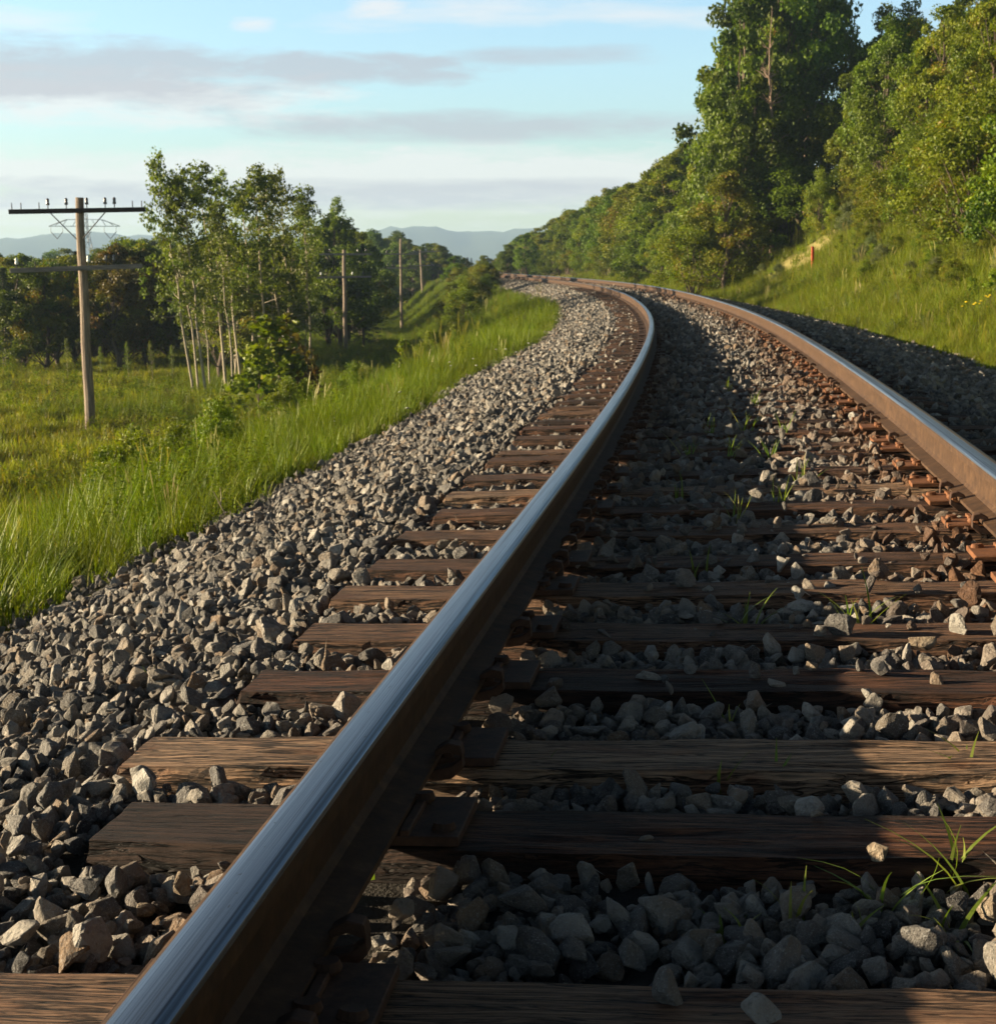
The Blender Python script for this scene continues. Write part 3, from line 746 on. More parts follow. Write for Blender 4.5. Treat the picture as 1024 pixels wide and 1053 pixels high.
# single grass tufts between the ties
def tuft(px, py, hgt, n, label, seed, bend=.7, zz=TT-.05):
    p = on_plane(px, py, zz)
    o = lnk(bpy.data.objects.new('grass_tuft', blades(n, hgt, .012+.004*n*.5, .0075, bend, 600+seed, M['blade_tuft'], name='grass_tuft', seg=6, upright=.3)))
    o.location = p; tag(o, label, 'grass tuft', 'grass tufts growing between the ties')
tuft(818, 962, .115, 5, 'thin upright grass tuft in the nearest ballast bay, left of the larger tufts', 1, .5)
tuft(913, 948, .15, 7, 'grass tuft with one long leaning blade below the round tan stone', 2, .9)
tuft(985, 925, .165, 9, 'largest grass tuft with an arched blade at the right edge', 3, .9)
tuft(742, 975, .085, 5, 'small low grass tuft left of all others in the nearest ballast bay', 4, .9)
tuft(875, 970, .08, 4, 'tiny grass sprig between the two tall near tufts', 5, .6)
tuft(975, 975, .10, 7, 'yellowing grass tuft under the arched blade at lower right', 6, 1.)
tuft(764, 655, .145, 11, 'spreading pale grass tuft in front of the fifth tie from below', 7, 1.1)
tuft(888, 655, .20, 6, 'tall thin grass tuft right of the spreading pale tuft', 8, .5)
tuft(873, 655, .12, 4, 'short grass sprig beside the tall thin tuft', 9, .6)
tuft(755, 755, .12, 3, 'two bladed grass sprig in front of the pale cracked tie, left', 10, .3)
tuft(745, 820, .10, 3, 'sparse grass sprig behind the blackened tie, left one', 11, .3)
tuft(795, 815, .11, 3, 'leaning grass sprig behind the blackened tie, middle one', 12, .6)
tuft(985, 805, .11, 7, 'bushy grass tuft behind the blackened tie near the right edge', 13, .8)
tuft(557, 805, .10, 3, 'thin bent grass sprig close to the near rail behind the blackened tie', 14, .7)
tuft(376, 905, .06, 4, 'small yellow green sprig sunlit at the foot of the near rail', 15, .6, TT-.03)
tuft(720, 600, .13, 5, 'grass sprig in shade beyond the spreading pale tuft', 16, .6)
tuft(757, 545, .17, 6, 'grass tuft in mid track among the middle ties, left one', 17, .4)
tuft(800, 530, .17, 6, 'grass tuft in mid track among the middle ties, right one', 18, .4)
tuft(700, 520, .14, 5, 'grass tuft in the rail shadow among the middle ties', 19, .4)
for i, (px, py) in enumerate(((790, 480), (768, 450), (752, 480), (822, 505), (775, 425), (748, 410), (730, 455), (705, 478), (805, 455))):
    tuft(px, py, .17, 8, 'small green grass tuft in the ballast farther up the track', 20+i, .4)
p = hit(152, 712); o = lnk(bpy.data.objects.new('grass_tuft', blades(4, .09, .012, .007, .5, 641, M['blade_tuft'], name='grass_tuft', seg=5))); o.location = p
tag(o, 'lone tiny green sprig in the ballast left of the near rail', 'grass tuft', 'grass tufts growing between the ties')

# dead forked twig by the bank
p = Vector(hit(238, 542)); mb = MB(); 
mb.tube([p+Vector((0, 0, -.04)), p+Vector((-.03, .01, .06)), p+Vector((-.055, .0, .12)), p+Vector((-.095, 0, .20))], [.006, .005, .004, .002], 5)
mb.tube([p+Vector((-.055, .0, .12)), p+Vector((-.052, .01, .17)), p+Vector((-.058, .01, .215))], [.004, .003, .0015], 5)
tag(mb.build('dead_twig', M['straw']), 'pale forked dead twig sticking out at the foot of the grass bank', 'twig')

# flowers
def flower_clump(name, px, py, n, sx, mat, hgt, label, rad=.022, off=0.):
    p = Vector(hit(px, py)) if not off else Vector(at(px, off))
    root = empty(name, p); st = MB(); fl = []
    V = []; F = []
    for i in range(n):
        x = random.gauss(0, sx); y = random.gauss(0, sx); z0 = tz(p.x+x, p.y+y)-p.z; h_ = hgt*random.uniform(.6, 1.1)
        a, b = random.gauss(0, .06), random.gauss(0, .06)
        st.tube([(x, y, z0-.02), (x+a*.4, y+b*.4, z0+h_*.5), (x+a, y+b, z0+h_)], .003, 4)
        c = Vector((x+a, y+b, z0+h_)); nn = 9; b0 = len(V)
        V.append(c+Vector((0, 0, rad*.5)))
        for k in range(nn): V.append(c+Vector((math.cos(k*6.283/nn)*rad*random.uniform(.7, 1.2), math.sin(k*6.283/nn)*rad*random.uniform(.7, 1.2), random.uniform(-.2, .3)*rad)))
        V.append(c-Vector((0, 0, rad*.4)))
        for k in range(nn): F.append((b0, b0+1+k, b0+1+(k+1) % nn)); F.append((b0+nn+1, b0+1+(k+1) % nn, b0+1+k))
    st.build('stem', M['leaf_bright'], root); f = MB(); f.add(V, F); f.build('bloom', M[mat], root)
    return tag(root, label, 'flowers')
flower_clump('flower_clump', 340, 462, 30, .26, 'petal_white', .24, 'clump of small white flowers at the edge of the ballast', .025)
flower_clump('flower_clump', 385, 440, 10, .25, 'petal_white', .26, 'sparser white flowers in the grass beyond the main white clump', .025)
flower_clump('flower_clump', 500, 384, 8, .3, 'petal_white', .3, 'few pale flowers at the grass edge farther along the curve', .02)
flower_clump('flower_clump', 1004, 338, 10, .13, 'petal_yellow', .42, 'little bunch of yellow flowers in the right hand grass slope', .03)

# ------------------------------------------------------------------ trees
def leaves(C, rad, per, lsz, r, asp=.62, squash=.75, out=None):
    """C (n,3) clump centres; returns verts, faces, tone"""
    n = len(C); N = n*per
    c = np.repeat(C, per, 0); rr = np.repeat(np.broadcast_to(rad, (n,)), per)
    g = r.normal(size=(N, 3)); g /= np.linalg.norm(g, axis=1)[:, None]; g *= (r.uniform(0, 1, (N, 1))**.45)
    g[:, 2] *= squash; p = c+g*rr[:, None]
    nrm = r.normal(size=(N, 3))*.9+g*.8+np.array([0, 0, .5]); nrm /= np.linalg.norm(nrm, axis=1)[:, None]
    a = np.cross(nrm, r.normal(size=(N, 3))); a /= np.linalg.norm(a, axis=1)[:, None]; b = np.cross(nrm, a)
    L = lsz*r.uniform(.65, 1.3, (N, 1))
    a = a*L*.5; b = b*L*.5*asp
    bend = nrm*L*.10
    V = np.stack([p-a-bend, p+b, p+a-bend, p-b], 1).reshape(-1, 3)
    tone = np.repeat(np.clip(np.repeat(r.uniform(.1, .9, n), per)+r.normal(0, .13, N), 0, 1), 4)
    return V, np.arange(N*4).reshape(-1, 4), tone
def limb(mb, p0, p1, r0, r1, r, wig=.08, n=4, sides=5):
    p0, p1 = np.array(p0), np.array(p1); L = np.linalg.norm(p1-p0); P = []
    for i in range(n+1):
        u = i/n; q = p0+(p1-p0)*u
        if 0 < i < n: q = q+r.normal(0, wig*L*.3, 3)
        P.append(q)
    mb.tube(P, [r0+(r1-r0)*i/n for i in range(n+1)], sides, cap=False); return P
def tree_meshes(kind, seed, leaf, bk='bark'):
    r = np.random.default_rng(seed); mb = MB(); C = []; rad = []
    if kind == 'maple':
        H, R_ = 7., 2.3
        tr = limb(mb, (0, 0, -.3), (r.normal(0, .2), r.normal(0, .2), H*.9), .17, .03, r, .06, 6, 7)
        for i in range(64):
            u = r.uniform(.12, 1.); z = H*(.12+.9*u*.97); prof = (math.sin(math.pi*min(1, .18+u*.80))**.75)*R_
            az = r.uniform(0, 6.28); q = prof*math.sqrt(r.uniform(.12, 1.))*r.uniform(.8, 1.15)
            e = np.array([math.cos(az)*q, math.sin(az)*q, z]); b = tr[min(6, max(1, int(u*5)))]
            if i % 2 == 0: limb(mb, b, e, .035, .008, r, .1, 3, 4)
            C.append(e); rad.append(r.uniform(.42, .85)*(1.05-.35*u))
        per, lsz, asp = 210, .135, .8
    elif kind == 'aspen':
        H = 7.; lx, ly = r.normal(0, .35, 2)
        tr = limb(mb, (0, 0, -.3), (lx, ly, H*.97), .060, .010, r, .022, 8, 7)
        for i in range(84):
            u = r.uniform(.0, 1.)**.85; z = H*(.37+.63*u); j = min(7, int(z/H*8)); t_ = z/H*8-j
            b = np.array(tr[j])*(1-t_)+np.array(tr[min(8, j+1)])*t_
            az = r.uniform(0, 6.28); q = (1.15*(1-u)**.7+.12)*r.uniform(.25, 1.15)
            e = b+np.array([math.cos(az)*q, math.sin(az)*q, q*r.uniform(.1, .7)])
            if i % 3 == 0: limb(mb, b, e, .014, .004, r, .08, 3, 4)
            C.append(e); rad.append(r.uniform(.15, .36))
        per, lsz, asp = 36, .092, .9
    elif kind == 'shrub':
        H, R_ = 3., 1.45
        for i in range(58):
            u = r.uniform(0, 1.)**.75; z = H*(.06+.92*u); prof = R_*(1-u**2.2)**.6+.15
            az = r.uniform(0, 6.28); q = prof*math.sqrt(r.uniform(.1, 1.1))
            e = np.array([math.cos(az)*q, math.sin(az)*q, z*r.uniform(.85, 1.1)])
            if i % 3 == 0: limb(mb, (e[0]*.12, e[1]*.12, -.1), e, .022, .006, r, .1, 4, 4)
            C.append(e); rad.append(r.uniform(.26, .55))
        per, lsz, asp = 190, .095, .62
    elif kind == 'spruce':
        H = 7.; limb(mb, (0, 0, -.3), (0, 0, H), .13, .012, r, .01, 5, 6)
        for i in range(110):
            u = (i+r.uniform())/110; z = H*(.10+.9*u); q = 1.5*(1-u)**.85+.08; az = i*2.4+r.uniform(-.3, .3)
            for w in (.35, .65, .95):
                C.append(np.array([math.cos(az)*q*w, math.sin(az)*q*w, z-q*w*.22])); rad.append(.20*(1.15-w*.4)+.05*(1-u))
        per, lsz, asp = 34, .10, .3
    elif kind == 'sapling':
        H = 2.; tr = limb(mb, (0, 0, -.2), (r.normal(0, .15), r.normal(0, .15), H*.95), .022, .005, r, .06, 4, 5)
        for i in range(18):
            u = r.uniform(); z = H*(.25+.75*u); az = r.uniform(0, 6.28); q = (.55*(1-u)+.12)*r.uniform(.4, 1.1)
            e = np.array([math.cos(az)*q, math.sin(az)*q, z]); 
            if i % 2 == 0: limb(mb, tr[min(4, 1+int(u*3))], e, .008, .003, r, .1, 2, 4)
            C.append(e); rad.append(r.uniform(.16, .32))
        per, lsz, asp = 46, .13, .75
    elif kind == 'bare':
        H = 7.; tr = limb(mb, (0, 0, -.3), (.15, .1, H), .10, .012, r, .04, 8, 6)
        for i in range(40):
            j = r.integers(2, 8); az = r.uniform(0, 6.28); q = r.uniform(.35, 1.1)*(1.2-j/9)
            e = np.array(tr[j])+np.array([math.cos(az)*q, math.sin(az)*q, q*r.uniform(.2, .9)])
            P = limb(mb, tr[j], e, .022, .004, r, .12, 3, 4)
            limb(mb, P[1], np.array(P[1])+r.normal(0, .22, 3)+np.array([0, 0, .2]), .008, .003, r, .1, 2, 3)
        C = [np.array(tr[j])+r.normal(0, .3, 3) for j in (4, 5, 6, 7)]; rad = [.3]*4; per, lsz, asp = 22, .1, .7
    V, Fc, T = leaves(np.array(C), np.array(rad), per, lsz, r, asp, .7 if kind != 'spruce' else .35)
    crown = np_mesh('crown', V, Fc, [M[leaf]], {'tone': ('POINT', 'FLOAT', T)})
    return mb.mesh('trunk', M[bk], smooth=True), crown, H
TREE = {}
def proto(key, kind, leaf, bk='bark', nvar=2, name='tree', seed=0):
    TREE[key] = (name, [tree_meshes(kind, 1000+seed+i*7, leaf, bk) for i in range(nvar)])
proto('maple', 'maple', 'leaf_maple', nvar=3, name='leafy_tree', seed=1)
proto('bright', 'maple', 'leaf_bright', nvar=2, name='leafy_tree', seed=40)
proto('olive', 'maple', 'leaf_olive', nvar=2, name='leafy_tree', seed=60)
proto('rusty', 'maple', 'leaf_rust', nvar=1, name='leafy_tree', seed=80)
proto('aspen', 'aspen', 'leaf_aspen', 'bark_aspen', nvar=4, name='aspen_tree', seed=100)
proto('shrub', 'shrub', 'leaf_bright', nvar=3, name='shrub', seed=140)
proto('shrub_olive', 'shrub', 'leaf_olive', nvar=2, name='shrub', seed=160)
proto('willow', 'shrub', 'leaf_willow', nvar=2, name='willow_shrub', seed=180)
proto('shrub_dark', 'shrub', 'leaf_maple', nvar=2, name='shrub', seed=200)
proto('spruce', 'spruce', 'needle', nvar=2, name='spruce_tree', seed=220)
proto('sapling', 'sapling', 'leaf_bright', nvar=3, name='sapling', seed=240)
proto('sapling_rust', 'sapling', 'leaf_rust', nvar=1, name='sapling', seed=260)
proto('bare', 'bare', 'leaf_olive', 'bark_dead', nvar=2, name='dying_tree', seed=280)
def plant(key, loc, H, label, group=None, wide=1., lean=(0, 0), rz=None, var=None):
    name, vs = TREE[key]; tm, cm, h0 = vs[random.randrange(len(vs)) if var is None else var]
    k = H/h0/1.06
    e = empty(name, (loc[0], loc[1], loc[2]), (lean[0], lean[1], random.uniform(0, 6.28) if rz is None else rz))
    e.scale = (k*wide, k*wide, k)
    lnk(bpy.data.objects.new('trunk', tm), e); lnk(bpy.data.objects.new('crown', cm), e)
    cat = {'aspen_tree': 'tree', 'leafy_tree': 'tree', 'spruce_tree': 'tree', 'dying_tree': 'tree'}.get(name, 'shrub' if 'shrub' in name else 'sapling')
    return tag(e, label, cat, group)
# --- aspens on the edge of the field: column of the base, distance, height, lean (toward -x)
GA = 'aspens at the edge of the field'
asp = [(199, 44, 6.9, .12, 'leftmost tall aspen whose pale trunk leans left'), (205, 44.3, 6.2, .10, 'pale aspen trunk close against the leftmost leaning aspen, on its right'), (211, 44, 6.4, .06, 'third aspen of the leaning clump beside the field'),
       (216, 46.5, 4.6, .04, 'short thin aspen right of the leaning clump'), (233, 47, 6.9, .10, 'tall aspen with a spire top, second peak of the grove'), (240, 45.5, 5.6, .08, 'aspen with a slanting lower trunk below the second peak'),
       (247, 49, 6.7, .05, 'aspen standing upright right of the second peak'), (262, 50, 6.5, .03, 'slender aspen in the gap after the second peak'), (276, 49, 6.8, .06, 'dense aspen in the middle of the grove, behind the maple sapling'),
       (290, 51, 6.9, .05, 'aspen carrying the third peak of the grove'), (303, 53, 7.1, .05, 'highest aspen right of the third peak with ragged top'), (318, 54, 6.6, .02, 'aspen at the right end of the near grove'),
       (320, 58, 6.2, .02, 'aspen just left of the second pole'), (345, 88, 8.2, 0, 'aspen behind the second pole')]
for px, Y, H, ln, lab in asp:
    plant('aspen', at(px, Y), H*1.11, lab, GA, random.uniform(.72, .98), (0, -ln), var=None, rz=random.uniform(-.4, .4))
for i in range(15):
    px = random.uniform(228, 328); Y = random.uniform(50, 64)
    plant('aspen' if random.random() < .88 else 'olive', at(px, Y), random.uniform(3.8, 5.6)*(1 if px < 335 else .95), 'slim pale trunk aspen inside the crowded grove behind the front row', 'trees inside the aspen grove', 1.1, (random.gauss(0, .04), random.gauss(-.03, .04)))
for i in range(5):
    px = [70, 104, 133, 158, 178][i]; plant('aspen', at(px, 46+random.uniform(0, 6)), random.uniform(1.2, 1.9), "thin young sapling standing in the open field before the treeline", "saplings in the field", .55)
plant('sapling', at(283, 33), 2.6, 'leafy maple sapling in front of the aspen trunks', 'broadleaf saplings on the bank', 1.15)
plant('sapling_rust', at(293, 36), 2.9, 'sapling with orange tinted leaves behind the leafy maple sapling', 'broadleaf saplings on the bank', .9)
plant('sapling', at(265, 31), 2.0, 'small broad leaved sapling left of the leafy maple sapling', 'broadleaf saplings on the bank', 1.2)
# left tree line behind the field
GL = 'trees of the treeline behind the field'
def blocked(px, Y): return (334 < px < 380 and Y < 82) or (378 < px < 468 and Y < 155)
def row(px0, px1, n, Y0, Y1, top, keys, label, group, jit=8, wide=(.9, 1.3)):
    for i in range(n):
        px = px0+(px1-px0)*(i+random.random())/n; Y = random.uniform(Y0, Y1)
        if blocked(px, Y): Y = 84+random.uniform(0, 20) if px < 378 else 158+random.uniform(0, 30)
        p = at(px, Y)
        ty = np.interp(px, [q[0] for q in top], [q[1] for q in top])+random.uniform(-jit*.5, jit)
        H = max(1.2, CAM_H+(268.4-ty)/F_PX*Y-p[2])
        plant(random.choice(keys), p, H, label, group, random.uniform(*wide))
row(2, 178, 15, 57, 66, [(-70, 262), (0, 264), (60, 258), (120, 254), (180, 250)], ['maple', 'olive', 'bright', 'maple'], 'rounded green tree at the edge of the field, left of the aspens', GL, 14)
row(-12, 190, 20, 68, 95, [(-70, 258), (0, 256), (70, 253), (110, 247), (140, 238), (190, 236)], ['maple', 'maple', 'olive', 'spruce', 'bright'], 'darker green tree standing behind the field edge', GL, 10)
row(-70, 300, 30, 110, 170, [(-70, 256), (90, 253), (200, 245), (300, 240)], ['maple', 'olive', 'spruce', 'maple'], 'far tree in the back of the left treeline', GL, 8)
plant('rusty', at(122, 57), 5.1, 'orange brown tinted tree right of the near pole', GL, 1.0)
plant('rusty', at(150, 60), 5.0, 'second rust tinted tree, between the near pole and the aspens', GL, .9)
plant('spruce', at(8, 58), 4.3, 'dark spruce at the left edge of the photo', GL, 1.2)
# behind the poles, toward the end of the track
GP = 'trees behind the far poles'
row(335, 430, 20, 70, 110, [(335, 218), (345, 212), (368, 232), (400, 236), (430, 250)], ['maple', 'olive', 'spruce', 'aspen', 'maple'], 'green tree in the wood behind the middle poles', GP, 12)
plant('spruce', at(374, 84), 6.2, 'pointed spruce rising over the wood between second and third pole', GP, .7)
plant('spruce', at(421, 162), 9.5-1.2*0-(at(421, 162)[2]+5.)-1.1, 'pointed spruce rising behind the third pole', GP, .8)
row(425, 512, 24, 118, 190, [(425, 250), (445, 249), (470, 262), (482, 266), (492, 262), (505, 268), (512, 268)], ['maple', 'maple', 'olive', 'spruce'], 'dark green tree near the far end of the track', GP, 8)
row(372, 520, 34, 160, 215, [(372, 236), (400, 240), (430, 252), (445, 252), (470, 263), (482, 266), (520, 268)], ['maple', 'olive', 'maple', 'maple'], 'dark leafy tree in the far wood beyond the last poles', GP, 6, (.9, 1.3))
row(374, 470, 16, 158, 175, [(374, 300), (470, 292)], ['shrub', 'shrub_dark', 'shrub_olive'], 'bushy undergrowth shrub below the far poles', 'shrubs below the far poles', 20, (1.2, 1.9))
plant('rusty', at(446, 168), max(2., CAM_H+(268.4-252)/F_PX*168-at(446, 168)[2]), 'round tree with a yellow brown top behind the fourth pole', GP, 1.0)
row(456, 508, 18, 88, 112, [(450, 294), (480, 276), (500, 272), (508, 276)], ['shrub', 'shrub_dark', 'shrub_olive', 'shrub'], 'bushy shrub at the foot of the far bank', 'shrubs along the far left bank', 10)
row(512, 560, 16, 125, 200, [(512, 258), (530, 246), (545, 238), (560, 232)], ['maple', 'olive', 'bright'], 'tree closing off the far end of the track', 'trees at the far end of the track', 6)
row(448, 503, 14, 66, 98, [(448, 292), (470, 284), (503, 280)], ['shrub', 'shrub_dark', 'shrub_olive', 'shrub'], 'low bushy shrub on the inner bank before the far mound', 'shrubs along the far left bank', 14, (.8, 1.1))
# leafy weeds on the near bank (milkweed like clump in front of the pole)
for i in range(22):
    px = 100+i*6+random.uniform(-6, 6); Y = random.uniform(14, 21)
    plant('sapling' if i % 2 else 'shrub', at(px, Y), random.uniform(.7, 1.15), 'dark leafy weed clump on the bank below the near pole', 'leafy weeds on the left bank', .8)
for i in range(14):
    px = random.uniform(225, 470); Y = np.interp(px, [225, 470], [17, 40])+random.uniform(-2, 4)
    plant(random.choice(['shrub', 'sapling', 'shrub']), at(px, Y), random.uniform(.7, 1.2), 'bright leafy weed clump on the bank along the curve', 'leafy weeds on the left bank', .8)

# --- right hillside
GR = 'trees and shrubs on the right hillside'
def at_d(px, d):
    """ground point under picture column px, d metres right of the track's centre"""
    Y = 20. if px > 700 else 90.
    for _ in range(60):
        x, y, z = at(px, Y); dd = float(sd([x], [Y])[1][0]); Y = min(175, max(8, Y+(d-dd)*2.2))
    return at(px, Y)
def top_h(p, ty, lo=.5): return max(lo, CAM_H+(268.4-ty)/F_PX*p[1]-p[2])
def drow(px0, px1, n, d0, d1, top, keys, label, group, jit=8):
    for i in range(n):
        px = px0+(px1-px0)*(i+random.random())/n; p = at_d(px, random.uniform(d0, d1))
        ty = np.interp(px, [q[0] for q in top], [q[1] for q in top])+random.uniform(-jit*.3, jit)
        plant(random.choice(keys), p, top_h(p, ty, 1.2), label, group, random.uniform(.9, 1.25))
crest = [(540, 244), (560, 232), (590, 214), (605, 210), (630, 190), (650, 188), (680, 168), (700, 150), (715, 110)]
drow(530, 705, 52, 5.2, 10, crest, ['maple', 'maple', 'olive', 'bright'], 'leafy tree in the dense row along the outer side of the curve', 'trees along the outer side of the curve', 14)
drow(540, 705, 34, 4.5, 6, [(545, 262), (600, 246), (650, 235), (700, 215)], ['bright', 'shrub', 'shrub_dark', 'olive'], 'lower bright shrub in front of the row along the outer curve', 'shrubs along the outer side of the curve', 16)
for px, Y, ty, key, w, lab in (
    (764, 62, -8, 'maple', .66, 'tall broad dark tree, left half of the highest crown'), (800, 64, -40, 'maple', .74, 'tallest dark tree crossing the top edge of the photo'), (845, 66, -6, 'maple', .6, 'dark tall tree right behind the tallest tree'),
    (765, 66, -30, 'maple', .7, 'tall dark tree in the core of the highest crown'), (822, 68, -30, 'maple', .75, 'tall dark tree in the right core of the highest crown'), (785, 70, -10, 'maple', .9, 'tall tree hidden behind the highest crown'),
    (885, 58, 92, 'olive', .9, 'olive tree closing the gap right of the tall dark trees'), (900, 54, 70, 'bright', .8, 'bright tree under the lone slender treetops'),
    (752, 60, 100, 'maple', .62, 'medium tree stepping down left of the tallest tree'), (775, 61, 70, 'maple', .8, 'tree filling the front of the tallest crown'), (722, 64, 155, 'bright', .7, 'bright tree at the left foot of the tall trees'),
    (868, 60, 75, 'maple', .8, 'tree just right of the tall dark trees, below the sky gap'), (745, 57, 176, 'olive', 1.0, 'olive tree with visible stems in front of the tall trees'), (712, 58, 225, 'shrub', 1.2, 'bright shrub beside the rail bend, left of the dry slope'),
    (735, 60, 205, 'shrub', 1.2, 'second bright shrub left of the dry slope, higher up'),
    (778, 60, 170, 'olive', 1.0, 'olive bush above the dry slope'), (808, 60, 160, 'shrub_dark', 1.2, 'dark shrub in shade at the head of the dry slope'), (842, 55, 180, 'shrub', .6, 'bright upright bush at the top of the dry slope')):
    p = at(px, Y); plant(key, p, top_h(p, ty), lab, GR, w)
for px, Y, ty, lab in ((790, 59.8, 5, 'dying tree with a bare brown trunk showing in the tallest crown'), (828, 65, -12, 'bare grey dying tree right of the brown trunk'), (864, 70, 18, 'thin leafless tree tip against the sky gap')):
    p = at(px, Y); plant('bare', p, top_h(p, ty), lab, GR, .7)
for i in range(46):
    px = random.uniform(860, 1090); p = at_d(px, random.uniform(8.5, 15))
    ty = np.interp(px, [845, 880, 905, 935, 960, 1024, 1080], [120, 75, 18, 12, 0, -22, -60])+random.uniform(0, 95)
    plant(random.choice(['maple', 'olive', 'olive', 'bright', 'aspen', 'maple']), p, top_h(p, ty, 1.5), 'leafy tree among the dense growth high on the right hillside', GR, random.uniform(.7, .95))
for i in range(44):
    px = random.uniform(850, 1085); p = at_d(px, random.uniform(6.0, 9) if px > 885 else random.uniform(8, 10))
    ty = np.interp(px, [850, 930, 1024, 1080], [180, 140, 75, 50])+random.uniform(0, 95)
    plant(random.choice(['shrub', 'shrub_olive', 'shrub_olive', 'olive', 'shrub', 'shrub_dark']), p, float(np.clip(top_h(p, ty), .9, 4.5)), 'dense shrub on the middle of the right hillside', GR, random.uniform(.85, 1.15))
for px, d, ty, key, lab in ((905, 7.4, 182, 'willow', 'grey green willow shrub with fine leaves above the grass slope'), (880, 7.2, 208, 'willow', 'smaller grey green willow shrub left of the fine leaved one'), (940, 7.6, 185, 'willow', 'grey green willow shrub right of the fine leaved one'),
                            (985, 8., 110, 'shrub', 'large yellow green shrub near the right edge of the photo'), (1030, 7.4, 75, 'shrub', 'large shrub cut off by the right edge'), (862, 7.0, 226, 'shrub_dark', 'low dark shrub in the hollow behind the red stake'),
                            (800, 4.9, 270, 'willow', 'low grey green bush left of the red stake'), (783, 5.2, 278, 'willow', 'second low grey bush left of the red stake'), (908, 13, 4, 'aspen', 'slender treetop standing alone against the sky at upper right'), (928, 13.5, 0, 'aspen', 'second slender treetop against the sky at upper right')):
    p = at_d(px, d); plant(key, p, top_h(p, ty), lab, GR, 1.0)
for i in range(46):
    px = random.uniform(850, 1060); dq = random.uniform(4.8, 7.2); p = at_d(px, dq)
    plant(random.choice(['willow', 'shrub_olive', 'sapling', 'shrub']), p, random.uniform(.4, .7)+max(0, dq-5.6)*.5, 'low weedy clump in the grass of the right hand slope', 'weed clumps on the right slope', 1.)

# ------------------------------------------------------------------ telegraph poles
def pole(px, Y, top_y, lean, label, arms, pins, braces=True, rz=0.):
    x, y, z = at(px, Y)
    ztop = CAM_H+(268.4-top_y)/F_PX*Y; H = ztop-z
    root = empty('utility_pole', (x, y, z), (0, lean, rz))
    mb = MB(); n = 8
    mb.tube([(0, 0, -.4)]+[(.012*math.sin(i*1.7), 0, H*i/n) for i in range(n+1)], [.125]+[.118-.028*i/n for i in range(n+1)], 12)
    mb.build('pole', M['pole'], root, smooth=False)
    for zt, half, mat, tilt, off, pin in arms:
        ab = MB(); rr = Matrix.Rotation(tilt, 3, 'Y')
        ab.box((off, -.128, H-zt), (half*2, .09, .10), rr)
        a = ab.build('crossarm', M[mat], root, bevel=.006)
        if braces and zt < .6:
            for sg in (-1, 1):
                q = MB(); q.tube([(sg*.06, -.13, H-zt-.60), (sg*.60, -.178, H-zt-.03)], .012, 6); q.build('brace', M['iron'], root)
        for u, big, mt in pin:
            px_ = off+u*half; pz = H-zt+.055-math.sin(tilt)*u*half
            q = MB(); q.tube([(px_, -.128, pz-.01), (px_, -.128, pz+.13)], .010, 6)
            pi = q.build('pin', M['iron'], a)
            if big:
                g = MB(); g.tube([(px_, -.128, pz+.07), (px_, -.128, pz+.10), (px_, -.128, pz+.13), (px_, -.128, pz+.17), (px_, -.128, pz+.20), (px_, -.128, pz+.215)], [.036, .040, .030, .035, .030, .010], 10)
                g.build('insulator', M[mt], a, smooth=True)
    return tag(root, label, 'utility pole', 'telegraph poles along the left of the track')
I_ = 'insul'
full = [(-.955, 0, I_), (-.82, 0, I_), (-.555, 0, I_), (-.425, 1, I_), (-.155, 1, I_), (.145, 1, I_), (.415, 1, I_), (.55, 1, I_), (.815, 0, I_), (.95, 0, I_)]
low = [(-.9, 1, 'insul_white'), (-.82, 0, I_), (.19, 1, 'insul_white'), (.46, 1, I_), (.58, 1, I_), (-.62, 0, I_)]
pole(93, 33.2, 205, -.005, 'nearest wooden pole with a dark crossarm of pins on top and a grey lower arm', [(.28, 1.46, 'arm_dark', -.012, -.02, full), (1.50, 1.42, 'arm_grey', -.03, -.10, low)], 0)
small = [(-.8, 1, I_), (-.5, 1, I_), (.5, 1, I_), (.8, 1, I_)]
pole(355.5, 79, 257, 0., 'second wooden pole, sunlit, standing before the aspen wood', [(.22, 1.42, 'arm_grey', .0, 0, small), (1.38, 1.40, 'arm_grey', -.02, 0, [(-.85, 1, 'insul_white'), (.3, 1, 'insul_white'), (.7, 1, I_)])], 0, False)
pole(413, 118, 246, 0., 'third pole, grey and thin, left of the leaning far pole', [(1.15, 1.35, 'arm_grey', 0, 0, small), (2.2, 1.3, 'arm_grey', 0, 0, small)], 0, False)
pole(434.5, 150, 257, -.045, 'farthest pole, leaning to the left in front of the dark wood', [(.2, 1.4, 'arm_grey', 0, .5, small), (1.5, 1.3, 'arm_grey', 0, 0, small)], 0, False)

# ------------------------------------------------------------------ lattice transmission tower far behind the near pole
Yt = 420.; k_ = Yt/F_PX
xt = (94-512)*k_; zb_ = -6.5
root = empty('transmission_tower', (xt, Yt, zb_)); zz = lambda py: CAM_H+(268.4-py)*k_-zb_
def bar(mb, a, b, r=.10): mb.tube([a, b], r, 4)
leg = MB(); ztop_ = zz(221)
bw, tw = 3.2, .75
lv = [0, .25, .45, .62, .76, .88, 1.]
def cor(u, i): w = (bw+(tw-bw)*min(1, u/.8)); return Vector(((-1 if i in (0, 3) else 1)*w, (-1 if i < 2 else 1)*w, ztop_*u))
for i in range(4):
    for a, b in zip(lv[:-1], lv[1:]):
        bar(leg, cor(a, i), cor(b, i), .11); bar(leg, cor(a, i), cor(b, (i+1) % 4), .06); bar(leg, cor(b, i), cor(b, (i+1) % 4), .06)
leg.build('lattice_mast', M['galv'], root)
am = MB(); hw = 36*k_
